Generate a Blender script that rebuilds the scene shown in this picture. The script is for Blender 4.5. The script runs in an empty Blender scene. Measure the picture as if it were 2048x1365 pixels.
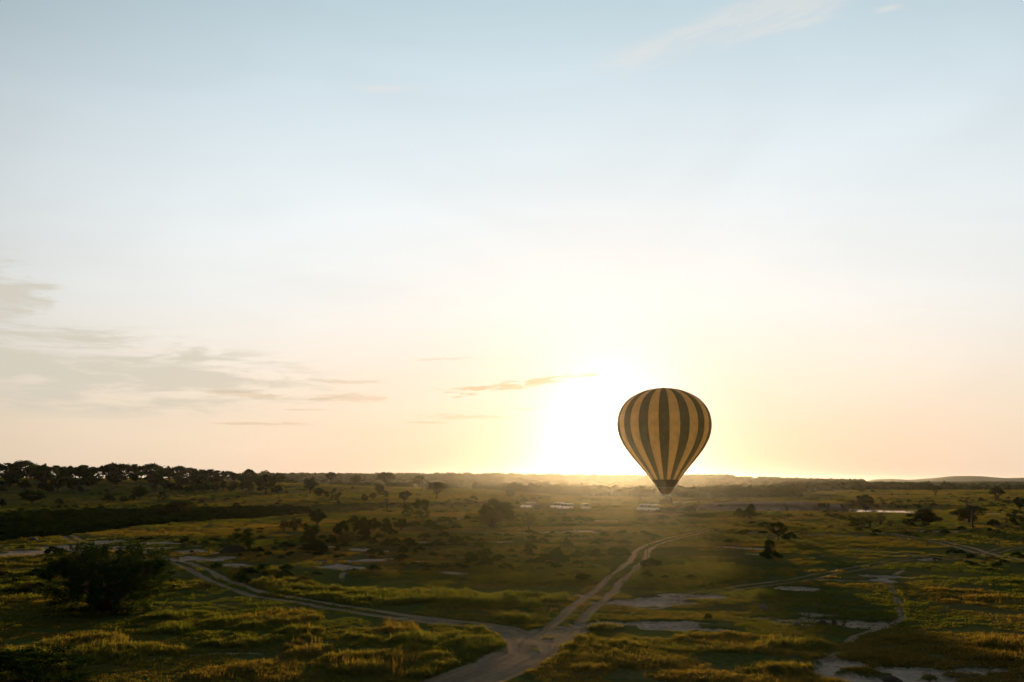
import bpy, bmesh, math, random
import numpy as np
from mathutils import Vector, Matrix, Euler

S = bpy.context.scene
COL = S.collection
R = math.radians
PI = math.pi

# ------------------------------------------------------------------ camera
CAM_H = 9.0
PITCH = R(8.0)
FPX = 1991.0          # focal length in pixels of the 2048 px wide photograph
cam_data = bpy.data.cameras.new("camera")
cam_data.lens = 35.0
cam_data.sensor_width = 36.0
cam_data.clip_start = 0.5
cam_data.clip_end = 30000
cam = bpy.data.objects.new("camera", cam_data)
COL.objects.link(cam)
cam.location = (0, 0, CAM_H)
cam.rotation_euler = (R(90) + PITCH, 0, 0)
S.camera = cam

# ------------------------------------------------------------------ light
SUN_PX = (1224, 884)
def ray(px, py):
    cx, cz = (px - 1024) / FPX, (682.5 - py) / FPX
    c, s = math.cos(PITCH), math.sin(PITCH)
    return Vector((cx, c - cz * s, s + cz * c)).normalized()
sun_dir = ray(*SUN_PX)
sun_el = math.asin(sun_dir.z)
sun_az = math.atan2(sun_dir.x, sun_dir.y)

sd = bpy.data.lights.new("sun", 'SUN')
sd.energy = 5.0
sd.angle = R(0.6)
sd.color = (1.0, 0.69, 0.34)
sun = bpy.data.objects.new("sun", sd)
COL.objects.link(sun)
sun.rotation_euler = (-sun_dir).to_track_quat('-Z', 'Y').to_euler()

S.view_settings.view_transform = 'Standard'
S.view_settings.look = 'None'
S.view_settings.exposure = 0.3
S.view_settings.gamma = 1.0
S.view_settings.use_curve_mapping = False
S.render.engine = 'CYCLES'
S.cycles.max_bounces = 6
S.cycles.diffuse_bounces = 3
S.cycles.glossy_bounces = 2
S.cycles.transmission_bounces = 4
S.cycles.transparent_max_bounces = 6
S.cycles.volume_bounces = 0
S.cycles.use_denoising = True
S.cycles.denoising_prefilter = 'FAST'
S.cycles.sample_clamp_indirect = 3
S.cycles.use_adaptive_sampling = False

# ------------------------------------------------------------------ node helper
class NB:
    def __init__(s, tree): s.t = tree
    def node(s, typ, **kw):
        n = s.t.nodes.new(typ)
        for k, v in kw.items(): setattr(n, k, v)
        return n
    def put(s, sock, v):
        if hasattr(v, 'links') or isinstance(v, bpy.types.NodeSocket): s.t.links.new(v, sock)
        else: sock.default_value = v
    def m(s, op, a, b=None, c=None, clamp=False):
        n = s.node('ShaderNodeMath', operation=op, use_clamp=clamp)
        s.put(n.inputs[0], a)
        if b is not None: s.put(n.inputs[1], b)
        if c is not None: s.put(n.inputs[2], c)
        return n.outputs[0]
    def mixc(s, f, a, b, mode='MIX'):
        n = s.node('ShaderNodeMix', data_type='RGBA', blend_type=mode)
        s.put(n.inputs[0], f)
        s.put(n.inputs[6], a if not isinstance(a, tuple) else (*a, 1) if len(a) == 3 else a)
        s.put(n.inputs[7], b if not isinstance(b, tuple) else (*b, 1) if len(b) == 3 else b)
        return n.outputs[2]
    def smooth(s, v, lo, hi, a=0.0, b=1.0):
        n = s.node('ShaderNodeMapRange', interpolation_type='SMOOTHSTEP')
        s.put(n.inputs[0], v)
        for i, x in enumerate((lo, hi, a, b)): n.inputs[i + 1].default_value = x
        return n.outputs[0]
    def ramp(s, v, stops, interp='LINEAR'):
        n = s.node('ShaderNodeValToRGB')
        n.color_ramp.interpolation = interp
        els = n.color_ramp.elements
        while len(els) < len(stops): els.new(0.5)
        for e, (p, c) in zip(els, stops):
            e.position = p; e.color = (*c, 1)
        s.put(n.inputs[0], v)
        return n.outputs[0]
    def noise(s, vec, scale, detail=4, rough=0.55, dist=0.0):
        n = s.node('ShaderNodeTexNoise')
        if vec is not None: s.put(n.inputs['Vector'], vec)
        n.inputs['Scale'].default_value = scale
        n.inputs['Detail'].default_value = detail
        n.inputs['Roughness'].default_value = rough
        n.inputs['Distortion'].default_value = dist
        return n.outputs[0]
    def xyz(s, x, y, z):
        n = s.node('ShaderNodeCombineXYZ')
        for i, v in enumerate((x, y, z)): s.put(n.inputs[i], v)
        return n.outputs[0]
def lin(r, g, b):
    f = lambda v: (v / 255 / 12.92) if v / 255 <= 0.04045 else ((v / 255 + 0.055) / 1.055) ** 2.4
    return (f(r), f(g), f(b))

# ------------------------------------------------------------------ sky
W = bpy.data.worlds.new("World")
S.world = W
W.use_nodes = True
wt = W.node_tree
wt.nodes.clear()
nb = NB(wt)
tc = nb.node('ShaderNodeTexCoord')
sep = nb.node('ShaderNodeSeparateXYZ')
wt.links.new(tc.outputs['Generated'], sep.inputs[0])
X, Y, Z = sep.outputs
el = nb.m('MULTIPLY', nb.m('ARCSINE', Z), 180 / PI)
az = nb.m('MULTIPLY', nb.m('ARCTAN2', X, Y), 180 / PI)
dp = nb.node('ShaderNodeVectorMath', operation='DOT_PRODUCT')
wt.links.new(tc.outputs['Generated'], dp.inputs[0]); dp.inputs[1].default_value = sun_dir
th = nb.m('MULTIPLY', nb.m('ARCCOSINE', nb.m('MINIMUM', dp.outputs['Value'], 0.999999)), 180 / PI)
sky = nb.node('ShaderNodeTexSky', sky_type='NISHITA', sun_disc=False)
sky.sun_elevation = sun_el
sky.sun_rotation = sun_az
sky.air_density = 1.0; sky.dust_density = 1.6; sky.ozone_density = 1.5
# thin veil of high cloud and dust over the clear-sky model
veil = nb.ramp(nb.m('DIVIDE', el, 90.0, clamp=True), [
    (0.000, lin(235, 216, 190)), (0.030, lin(236, 219, 197)), (0.065, lin(236, 226, 212)), (0.11, lin(236, 237, 234)),
    (0.17, lin(229, 237, 240)), (0.23, lin(213, 228, 235)), (0.30, lin(190, 212, 221)), (0.42, lin(125, 150, 168)), (1.0, lin(70, 92, 118))])
# the side of the sky away from the rising sun is darker
fall = nb.ramp(nb.m('DIVIDE', th, 180.0), [(0.0, (.86,)*3), (0.09, (1.02,)*3), (0.15, (.98,)*3), (0.22, (0.72,)*3), (0.36, (0.33,)*3), (0.6, (0.18,)*3), (1.0, (0.15,)*3)], 'B_SPLINE')
base = nb.mixc(1.0, veil, fall, 'MULTIPLY')
# dust low down near the sun takes out some of the sky behind it (the haze box gives the light back)
dust = nb.m('MULTIPLY', nb.m('EXPONENT', nb.m('DIVIDE', nb.m('MAXIMUM', el, 0.0), -3.0)), nb.m('EXPONENT', nb.m('MULTIPLY', nb.m('POWER', nb.m('DIVIDE', th, 19.0), 2.0), -1.0)))
base = nb.mixc(dust, base, nb.mixc(1.0, base, (.55, .57, .69), 'MULTIPLY'))
# clouds: soft streaks, each bank placed by azimuth and elevation
def azel(px, py):
    d = ray(px, py)
    return math.degrees(math.atan2(d.x, d.y)), math.degrees(math.asin(d.z))
def bank(px, py, rx, ry, tilt=0.0):
    a0, e0 = azel(px, py)
    rx, ry = rx / 34.75, ry / 34.75
    t = R(tilt)
    da, de = nb.m('SUBTRACT', az, a0), nb.m('SUBTRACT', el, e0)
    u = nb.m('ADD', nb.m('MULTIPLY', da, math.cos(t) / rx), nb.m('MULTIPLY', de, math.sin(t) / rx))
    v = nb.m('SUBTRACT', nb.m('MULTIPLY', de, math.cos(t) / ry), nb.m('MULTIPLY', da, math.sin(t) / ry))
    r2 = nb.m('ADD', nb.m('MULTIPLY', u, u), nb.m('MULTIPLY', v, v))
    return nb.m('EXPONENT', nb.m('MULTIPLY', r2, -1.0))
def total(lst):
    r = lst[0]
    for q in lst[1:]: r = nb.m('MAXIMUM', r, q)
    return r
cv = nb.xyz(nb.m('MULTIPLY', az, 0.14), nb.m('MULTIPLY', nb.m('SUBTRACT', el, nb.m('MULTIPLY', az, 0.03)), 0.80), 3.0)
n1 = nb.noise(cv, 1.0, 7, 0.60, 0.7)
cv2 = nb.xyz(nb.m('MULTIPLY', az, 0.35), nb.m('MULTIPLY', el, 2.2), 8.0)
n2 = nb.noise(cv2, 1.0, 6, 0.62, 0.5)
dark_m = total([bank(60, 730, 420, 66, -3), bank(330, 755, 330, 34, -5), bank(10, 595, 70, 60, 0), bank(560, 770, 150, 16, -3)])
dark = nb.smooth(nb.m('ADD', nb.m('ADD', nb.m('MULTIPLY', n1, 5.0), nb.m('MULTIPLY', n2, 2.4)), nb.m('MULTIPLY', dark_m, 1.5)), 3.8, 4.95)
dark = nb.m('MULTIPLY', dark, nb.smooth(dark_m, 0.05, 0.35))
thin_m = total([bank(1060, 767, 150, 11, 10), bank(1180, 750, 60, 5, 6), bank(960, 778, 90, 7, 3), bank(690, 797, 95, 12, 0), bank(700, 764, 75, 5, 0), bank(515, 848, 130, 3.5, 0), bank(930, 834, 100, 6, -1),
               bank(1146, 828, 28, 2.5, 0), bank(1050, 818, 45, 4, 2), bank(880, 718, 90, 4, 3), bank(600, 820, 60, 3, 0), bank(500, 790, 110, 7, -3), bank(860, 846, 40, 3, 0)])
n4 = nb.noise(nb.xyz(nb.m('MULTIPLY', az, 0.8), nb.m('MULTIPLY', el, 5.0), 28.0), 1.0, 6, 0.62, 0.6)
thin = nb.m('MULTIPLY', nb.smooth(nb.m('ADD', nb.m('ADD', nb.m('MULTIPLY', n2, 2.4), nb.m('MULTIPLY', n4, 3.0)), nb.m('MULTIPLY', thin_m, 1.4)), 3.25, 4.1), nb.smooth(thin_m, 0.03, 0.4))
lite_m = total([bank(1400, 70, 190, 34, 17), bank(1600, 15, 160, 34, 10), bank(770, 178, 80, 9, 3), bank(1290, 105, 120, 26, 12), bank(1500, 35, 200, 40, 14), bank(1560, 55, 120, 14, 5), bank(1780, 17, 40, 8, 0)])
cv3 = nb.xyz(nb.m('MULTIPLY', az, 0.30), nb.m('MULTIPLY', nb.m('SUBTRACT', el, nb.m('MULTIPLY', az, 0.25)), 1.1), 15.0)
n3 = nb.noise(cv3, 1.0, 8, 0.62, 0.9)
lite = nb.smooth(nb.m('MULTIPLY', lite_m, nb.m('ADD', nb.m('MULTIPLY', n3, 1.6), -0.15)), 0.12, 0.75)
# broad faint mottling over everything
mott = nb.smooth(nb.noise(nb.xyz(nb.m('MULTIPLY', az, 0.045), nb.m('MULTIPLY', el, 0.13), 1.0), 1.0, 5, 0.5, 1.0), 0.3, 0.7, 0.965, 1.03)
base = nb.mixc(1.0, base, nb.xyz(mott, mott, mott), 'MULTIPLY')
base = nb.mixc(nb.m('MULTIPLY', lite, 0.42), base, lin(232, 224, 216))
base = nb.mixc(nb.m('MULTIPLY', dark, 0.9), base, lin(203, 198, 184))
# aureole of the low sun shining through the dust
def glow(width, power, amount, colour):
    g = nb.m('MULTIPLY', nb.m('EXPONENT', nb.m('MULTIPLY', nb.m('POWER', nb.m('DIVIDE', th, width), power), -1.0)), amount)
    return nb.mixc(1.0, nb.xyz(g, g, g), colour, 'MULTIPLY')
gl = nb.mixc(1.0, glow(2.9, 1.5, 1.5, (.97, .94, .90)), glow(9.0, 1.5, 0.13, (.75, .88, 1.0)), 'ADD')
col = nb.mixc(1.0, base, gl, 'ADD')
main_m = nb.smooth(total([bank(1060, 767, 190, 22, 10), bank(1180, 750, 90, 14, 6)]), .05, .5, .42, 1.0)
thin = nb.m('MULTIPLY', thin, main_m)
col = nb.mixc(thin, col, nb.mixc(1.0, col, (.70, .62, .51), 'MULTIPLY'))
# only earth light below the horizon
below = nb.smooth(el, -4.0, -0.6)
col = nb.mixc(below, (.10, .08, .05), col)
col = nb.mixc(0.02, col, sky.outputs[0])
# the Background strength is 0.1, so the veil is brought to the sky model's units
scaled = nb.node('ShaderNodeVectorMath', operation='SCALE'); scaled.inputs['Scale'].default_value = 8.3
wt.links.new(col, scaled.inputs[0])
bg = nb.node('ShaderNodeBackground'); bg.inputs['Strength'].default_value = 0.1
wt.links.new(scaled.outputs[0], bg.inputs[0])
wo = nb.node('ShaderNodeOutputWorld'); wt.links.new(bg.outputs[0], wo.inputs[0])
W.cycles.sampling_method = 'MANUAL'
W.cycles.sample_map_resolution = 1024

HAZE_D, HAZE_G, HAZE_TOP = 0.15e-4, 0.885, 44.0
# ------------------------------------------------------------------ numpy noise
def vn(x, y, seed=0):
    xi, yi = np.floor(x), np.floor(y)
    fx, fy = x - xi, y - yi
    fx, fy = fx * fx * (3 - 2 * fx), fy * fy * (3 - 2 * fy)
    xi, yi = xi.astype(np.int64), yi.astype(np.int64)
    def h(a, b):
        v = (a * 374761393 + b * 668265263 + seed * 974634777) & 0xffffffff
        v = ((v ^ (v >> 13)) * 1274126177) & 0xffffffff
        v = ((v ^ (v >> 16)) * 2246822519) & 0xffffffff
        return ((v ^ (v >> 13)) & 0xffff) / 65535.0
    a, b, c, d = h(xi, yi), h(xi + 1, yi), h(xi, yi + 1), h(xi + 1, yi + 1)
    return (a * (1 - fx) + b * fx) * (1 - fy) + (c * (1 - fx) + d * fx) * fy
def fbm(x, y, wl, octv=4, seed=0, gain=0.5):
    s, a, t = 0, 1.0, 0
    for i in range(octv):
        k = 2.03 ** i / wl
        s = s + a * vn(x * k + 17.3 * i, y * k - 9.1 * i, seed + i); t += a; a *= gain
    return s / t
def sst(v, lo, hi):
    t = np.clip((v - lo) / (hi - lo), 0, 1)
    return t * t * (3 - 2 * t)

# ------------------------------------------------------------------ relief of the land
PXC = [-900, -300, 0, 300, 512, 700, 1000, 1200, 1450, 1560, 1700, 1900, 2048, 2400, 3000]
DST = [20, 330, 400, 530, 700, 800, 1000, 1300, 1600, 2000, 2300, 2600, 4000, 9000]
ZT = np.array([
    [0, 0, 0, 3.0, 11, 11.5, 10, 8, 8, 12, 12, 10, 4, 4],
    [0, 0, 0, 3.0, 11, 11.5, 10, 8, 8, 12, 12, 10, 4, 4],
    [0, 0, 0, 3.0, 11, 11.5, 10, 8, 8, 12, 12, 10, 4, 4],
    [0, 0, 0, 2.5, 9.5, 10.5, 8, 6, 8, 14, 14, 12, 4, 4],
    [0, 0, .2, 2.2, 7.6, 8.2, 6, 4, 8, 17, 17, 14, 4, 4],
    [0, 0, .5, 2.0, 5.3, 5.4, 3, 2, 6, 18.5, 18, 15, 4, 4],
    [0, 0, .2, 1.0, 1.6, 1.8, 0, 1, 5, 18.5, 18, 15, 4, 4],
    [0, 0, -.3, -.8, -1.5, -1.5, -1.5, 0, 4, 16, 16, 14, 4, 4],
    [0, 0, .0, -.5, -1.5, -1.5, -2, 0, 3, 14, 14, 10, 4, 4],
    [0, 0, .2, -.5, -1.0, -1.2, 0, 2, 3.2, 7.5, 7, 6, 4, 4],
    [0, 0, -.5, .6, 2.0, 2.3, 0, 1.5, 3, 4, 4, 4, 4, 4],
    [0, 0, -.3, .9, 2.3, 2.4, 0, 1.5, 4.2, 4.6, 4, 4, 4, 4],
    [0, 0, 0, 1.2, 2.4, 2.5, 0, 1.5, 4.8, 5, 4, 4, 4, 4],
    [0, 0, 0, 1.5, 3, 3, 0, 2, 5, 5, 4, 4, 4, 4],
    [0, 0, 0, 1.5, 3, 3, 0, 2, 5, 5, 4, 4, 4, 4]], float)
GP, GL = 260, 420
gpx = np.linspace(PXC[0], PXC[-1], GP)
gld = np.linspace(math.log(20), math.log(9000), GL)
tmp = np.array([np.interp(gld, np.log(DST), row) for row in ZT])
FINE = np.array([np.interp(gpx, PXC, tmp[:, j]) for j in range(GL)]).T
for _ in range(6):
    p = np.pad(FINE, 1, mode='edge')
    FINE = (p[:-2, 1:-1] + p[2:, 1:-1] + p[1:-1, :-2] + p[1:-1, 2:] + 2 * p[1:-1, 1:-1]) / 6
def table_z(u, d):
    a = np.clip((u - gpx[0]) / (gpx[1] - gpx[0]), 0, GP - 1.001)
    b = np.clip((np.log(np.maximum(d, 20)) - gld[0]) / (gld[1] - gld[0]), 0, GL - 1.001)
    i, j = a.astype(int), b.astype(int)
    fa, fb = a - i, b - j
    return (FINE[i, j] * (1 - fa) + FINE[i + 1, j] * fa) * (1 - fb) + (FINE[i, j + 1] * (1 - fa) + FINE[i + 1, j + 1] * fa) * fb
def bearing(x, y):      # bearing from the viewpoint, in hundredths of a turn that suit the table
    ang = np.arctan2(x, y)
    ang = np.clip(ang, -1.15, 1.15)
    return 1024 + FPX * np.tan(ang)
def flat_d(py): return CAM_H * FPX / (np.asarray(py, float) - 962)
GX = [-900, 0, 150, 250, 400, 512, 600, 700, 800, 950, 1100]
G_NEAR = flat_d([1070, 1068, 1060, 1050, 1037, 1032, 1026, 1021, 1016, 1014, 1014])
G_FAR = flat_d([1018, 1018, 1014, 1013, 1013, 1010, 1009, 1008, 1007, 1005, 1005])
def gully(u, d):
    w = 1 - sst(u, 930, 1010)
    dn, df = np.interp(u, GX, G_NEAR), np.interp(u, GX, G_FAR)
    t = (d - dn) / (df - dn)
    return np.where((t > 0) & (t < 1), np.sin(PI * np.clip(t, 0, 1)) ** 0.6, 0) * w
WATER_Z = -1.3
def relief(x, y):
    x, y = np.asarray(x, float), np.asarray(y, float)
    d = np.hypot(x, y); u = bearing(x, y)
    z = table_z(u, d)
    amp = 1 - 0.5 * sst(d, 900, 2500)
    amp = amp * (1 - .85 * sst(u, 1600, 1680) * (1 - sst(u, 1880, 1960)) * sst(d, 300, 335) * (1 - sst(d, 400, 440)))
    z = z + amp * (0.46 * (fbm(x, y, 46, 2, 3) - .5) + 0.34 * (fbm(x, y, 13, 2, 11) - .5) + 0.13 * (fbm(x, y, 3.4, 2, 23) - .5) * (1 - sst(d, 150, 400)))
    z = z + sst(d, 900, 2000) * 11 * (fbm(x, y, 420, 4, 31) - .5)
    z = z - 2.3 * gully(u, d) * (0.8 + .5 * (fbm(x, y, 25, 2, 41) - .5))
    # flood plain in front of the earth cliff, the cliff and the river
    jag = 9 * (fbm(x, y, 22, 3, 51) - .5)
    lip = 357 + jag
    wc = sst(u, 1330, 1450) * (1 - sst(u, 1676, 1690))
    wf = sst(u, 1330, 1450) * (1 - sst(u, 1850, 2000))
    z = z - 1.05 * wf * sst(d, 300, 345) * (1 - sst(d, 356, 358) * wc) * (1 - sst(d, 395, 430))
    z = z + wc * 0.5 * sst(d, lip - .8, lip + .8) * (1 - sst(d, 400, 520)) + wc * 1.1 * sst(d, lip - .8, lip + .8) * (1 - sst(d, 395, 430))
    wr = sst(u, 1683, 1692) * (1 - sst(u, 1795, 1835))
    far = np.interp(u, [1680, 1820], [397, 362])
    z = z - 1.3 * wr * sst(d, 350, 354) * (1 - sst(d, far, far + 4))
    return z

def cast(px, py, dmin=25, dmax=8000, smooth=False):
    """the ground point seen at a pixel of the photograph"""
    r = ray(px, py)
    h = math.hypot(r.x, r.y)
    d = np.exp(np.linspace(math.log(dmin), math.log(dmax), 1500))
    x, y = r.x / h * d, r.y / h * d
    zr = CAM_H + r.z / h * d
    zs = table_z(bearing(x, y), d) if smooth else relief(x, y)
    below_ = np.nonzero(zs >= zr)[0]
    if len(below_) == 0: i = len(d) - 1
    else: i = below_[0]
    return np.array([x[i], y[i]])
def at_dist(px, d):
    t = (px - 1024) / FPX
    return np.array([t, 1.0]) / math.hypot(t, 1) * d

# ------------------------------------------------------------------ wheel tracks, paths and bare pans
TRACKS = [  # name, pixels along the middle, kind (rut gauge or solid half width), strength
    ('winding', [(105, 1066), (140, 1075), (180, 1088), (240, 1100), (300, 1111), (350, 1124), (392, 1136), (430, 1156), (470, 1172), (515, 1186), (581, 1199), (683, 1217), (755, 1228), (838, 1238), (900, 1245), (970, 1252), (1015, 1262), (1050, 1285), (1060, 1310)], 'rut', 1.0),
    ('winding', [(820, 1238), (900, 1246), (980, 1254), (1035, 1268), (1075, 1285), (1080, 1300)], 'wide', 0.8),
    ('winding', [(1120, 1262), (1080, 1290), (1040, 1318), (990, 1343), (930, 1365), (860, 1390), (760, 1420)], 'wide2', 1.0),
    ('winding', [(1092, 1278), (1072, 1310), (1030, 1335), (960, 1362), (900, 1385)], 'rut', 0.9),
    ('straight', [(1095, 1285), (1130, 1252), (1171, 1214), (1214, 1175), (1245, 1146), (1275, 1120), (1284, 1101), (1303, 1090), (1349, 1076), (1399, 1066), (1440, 1060), (1480, 1056)], 'rut', 1.0),
    ('straight', [(1100, 1280), (1145, 1245), (1185, 1210), (1212, 1180)], 'wide', 0.32),
    ('straight', [(1349, 1057), (1314, 1051), (1260, 1046), (1200, 1043)], 'thin', 0.4),
    ('eastern', [(1723, 1062), (1773, 1067), (1836, 1076), (1886, 1085), (1936, 1096), (1973, 1106), (2010, 1114), (2060, 1122), (2120, 1130)], 'rut', 0.9),
    ('eastern', [(1965, 1104), (1990, 1102), (2020, 1095), (2070, 1090)], 'rut', 0.6),
    ('eastern', [(1560, 1052), (1610, 1055), (1670, 1058), (1723, 1062)], 'thin', 0.5),
    ('faint', [(1480, 1062), (1540, 1072), (1590, 1080), (1636, 1085), (1686, 1092), (1736, 1099), (1811, 1108), (1861, 1114), (1943, 1120), (2060, 1126)], 'rut', 0.65),
    ('faint', [(1861, 1114), (1800, 1120), (1724, 1133), (1656, 1146), (1587, 1160), (1519, 1169), (1440, 1180), (1370, 1192), (1300, 1215)], 'rut', 0.55),
    ('foot', [(1803, 1139), (1775, 1159), (1789, 1186), (1796, 1207), (1808, 1234)], 'foot', 0.8),
    ('foot', [(1808, 1234), (1758, 1256), (1717, 1275), (1698, 1289)], 'foot', 0.9),
    ('foot', [(1570, 1321), (1600, 1328), (1617, 1342)], 'foot', 0.6),
    ('foot', [(1676, 1312), (1650, 1330), (1620, 1355)], 'foot', 0.9),
    ('foot', [(686, 1160), (683, 1150), (690, 1142)], 'foot', 0.8),
]
KIND = {'rut': 0, 'wide': 1.1, 'wide2': 1.7, 'foot': .28, 'thin': .6}
def spline(P, n=8):
    P = np.array(P, float); out = []
    Q = np.vstack([2 * P[0] - P[1], P, 2 * P[-1] - P[-2]])
    for i in range(1, len(Q) - 2):
        for t in np.arange(n) / n:
            a, b, c, d = Q[i - 1], Q[i], Q[i + 1], Q[i + 2]
            out.append(.5 * (2 * b + (c - a) * t + (2 * a - 5 * b + 4 * c - d) * t * t + (3 * b - a - 3 * c + d) * t ** 3))
    out.append(P[-1])
    return np.array(out)
TRK = [(nm, spline([cast(*q, smooth=True) for q in pts], 4), k, s) for nm, pts, k, s in TRACKS]
def seg_dist(x, y, P):
    best = np.full(x.shape, 1e9); along = np.zeros(x.shape); run = 0.0
    lo, hi = P.min(0) - 6, P.max(0) + 6
    sel = (x > lo[0]) & (x < hi[0]) & (y > lo[1]) & (y < hi[1])
    xs, ys = x[sel], y[sel]
    b = np.full(xs.shape, 1e18); al = np.zeros(xs.shape)
    for a, c in zip(P[:-1], P[1:]):
        v = c - a; L = max(v @ v, 1e-6)
        t = np.clip(((xs - a[0]) * v[0] + (ys - a[1]) * v[1]) / L, 0, 1)
        cr = np.sign((xs - a[0]) * v[1] - (ys - a[1]) * v[0])
        q2 = (xs - a[0] - t * v[0]) ** 2 + (ys - a[1] - t * v[1]) ** 2
        s_ = q2 < np.abs(b)
        b = np.where(s_, q2 * np.where(cr == 0, 1, cr), b); al = np.where(s_, run + t * math.sqrt(L), al); run += math.sqrt(L)
    best[sel] = np.sqrt(np.abs(b)) * np.sign(b); along[sel] = al
    return best, along
def dirt_mask(x, y):
    """0..1 for worn earth and which track it belongs to"""
    m = np.zeros(x.shape); who = np.zeros(x.shape, int)
    near = np.hypot(x, y) < 600
    xn, yn = x[near], y[near]
    br = fbm(xn, yn, 2.2, 3, 61); wob = 0.3 * (fbm(xn, yn, 5, 2, 67) - .5)
    mm = np.zeros(xn.shape); ww = np.zeros(xn.shape, int); ss = np.full(xn.shape, .5)
    names = ['winding', 'straight', 'eastern', 'faint', 'foot']
    for nm, P, k, s in TRK:
        q, al = seg_dist(xn, yn, P); q = q + wob
        strk = .6 * vn(q * 4.5 + 3.0 * fbm(al, al * 0, 9, 2, 5), al * .12, 8) + .4 * vn(q * 11, al * .3, 9)
        if k == 'rut': v = np.exp(-((np.abs(q) - .82) / .39) ** 2) + .16 * np.exp(-(q / 1.0) ** 4) * sst(br, .4, .7)
        else: v = (1 - sst(np.abs(q), KIND[k] * .75, KIND[k] * 1.25)) * (0.40 + .50 * sst(br, .3, .6))
        v = np.clip(v * s * (0.88 + .3 * br), 0, 1)
        ww = np.where(v > mm, names.index(nm) + 1, ww); ss = np.where(v > mm, strk, ss); mm = np.maximum(mm, v)
    m[near] = mm; who[near] = ww
    dirt_mask.streak = np.full(x.shape, .5); dirt_mask.streak[near] = ss
    return m, who
PANS = [  # px, py, half width, half height, strength
    (60, 1106, 130, 6, 1), (150, 1100, 80, 8, 1), (215, 1084, 30, 3, .8), (290, 1096, 100, 6, 1), (380, 1103, 30, 5, .9), (415, 1118, 70, 5, 1), (462, 1128, 34, 5, .9),
    (345, 1140, 14, 4, .8), (440, 1106, 22, 3, .7), (745, 1122, 105, 5, 1), (690, 1134, 50, 4, .8), (724, 1101, 38, 3, 1), (768, 1158, 60, 4, .6), (895, 1146, 26, 4, .6),
    (470, 1306, 50, 3, .9), (380, 1310, 22, 3, .5), (1345, 1195, 115, 8, .95), (1290, 1207, 70, 5, .8), (1235, 1247, 70, 10, 1), (1340, 1253, 100, 9, 1), (1430, 1259, 45, 4, .9),
    (1395, 1246, 45, 3, .8), (1375, 1205, 50, 4, .8), (1610, 1178, 48, 4, 1), (1765, 1156, 44, 7, 1), (1690, 1160, 60, 3, .8), (1600, 1226, 80, 7, .5), (1745, 1246, 120, 9, .55),
    (1605, 1249, 25, 3, .9), (1478, 1097, 32, 3, .9), (1870, 1062, 45, 2, .7), (1780, 1344, 190, 17, 1), (1650, 1340, 40, 14, .9), (1900, 1360, 90, 16, .9), (1170, 1063, 80, 3, .5), (1662, 1322, 22, 8, .8),
    (1500, 1108, 60, 3, .5), (840, 1084, 40, 2, .5), (1010, 1083, 30, 2, .5), (660, 1094, 12, 2, .8), (1650, 1070, 90, 3, .4), (910, 1037, 40, 2, .5), (1210, 1042, 50, 2, .5), (1330, 1028, 60, 2, .5), (560, 1214, 30, 3, .35),
    (1180, 1170, 0.1, .1, .1), (1500, 1005, 110, 3.2, .8), (1420, 1004, 90, 2.4, .6), (1600, 1005, 90, 2.5, .7), (1240, 1003, 120, 2, .35), (1990, 1027, 60, 2, .5), (1765, 1154, 60, 3, .6), (1900, 1120, 60, 2, .6)]
PW = []
for px, py, a, b, s in PANS:
    c = cast(px, py); d = float(np.hypot(*c))
    PW.append((c, a / FPX * d, b * d * d / (FPX * CAM_H), s))
def pan_mask(x, y):
    m = np.zeros(x.shape)
    near = np.hypot(x, y) < 620
    xn, yn = x[near], y[near]
    wx = (fbm(xn, yn, 5.5, 5, 71, .6) - .5); br = fbm(xn, yn, 3.2, 4, 79)
    mm = np.zeros(xn.shape)
    for c, a, b, s in PW:
        # axes follow the line of sight at that spot: radial and tangential
        n = c / np.hypot(*c); t = np.array([n[1], -n[0]])
        dx, dy = xn - c[0], yn - c[1]
        r = np.sqrt(((dx * t[0] + dy * t[1]) / a) ** 2 + ((dx * n[0] + dy * n[1]) / b) ** 2)
        v = s * (1 - sst(r + 3.0 * wx + 2.4 * (br - .5), .72, 1.08))
        mm = np.maximum(mm, v)
    m[near] = mm
    return m
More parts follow.
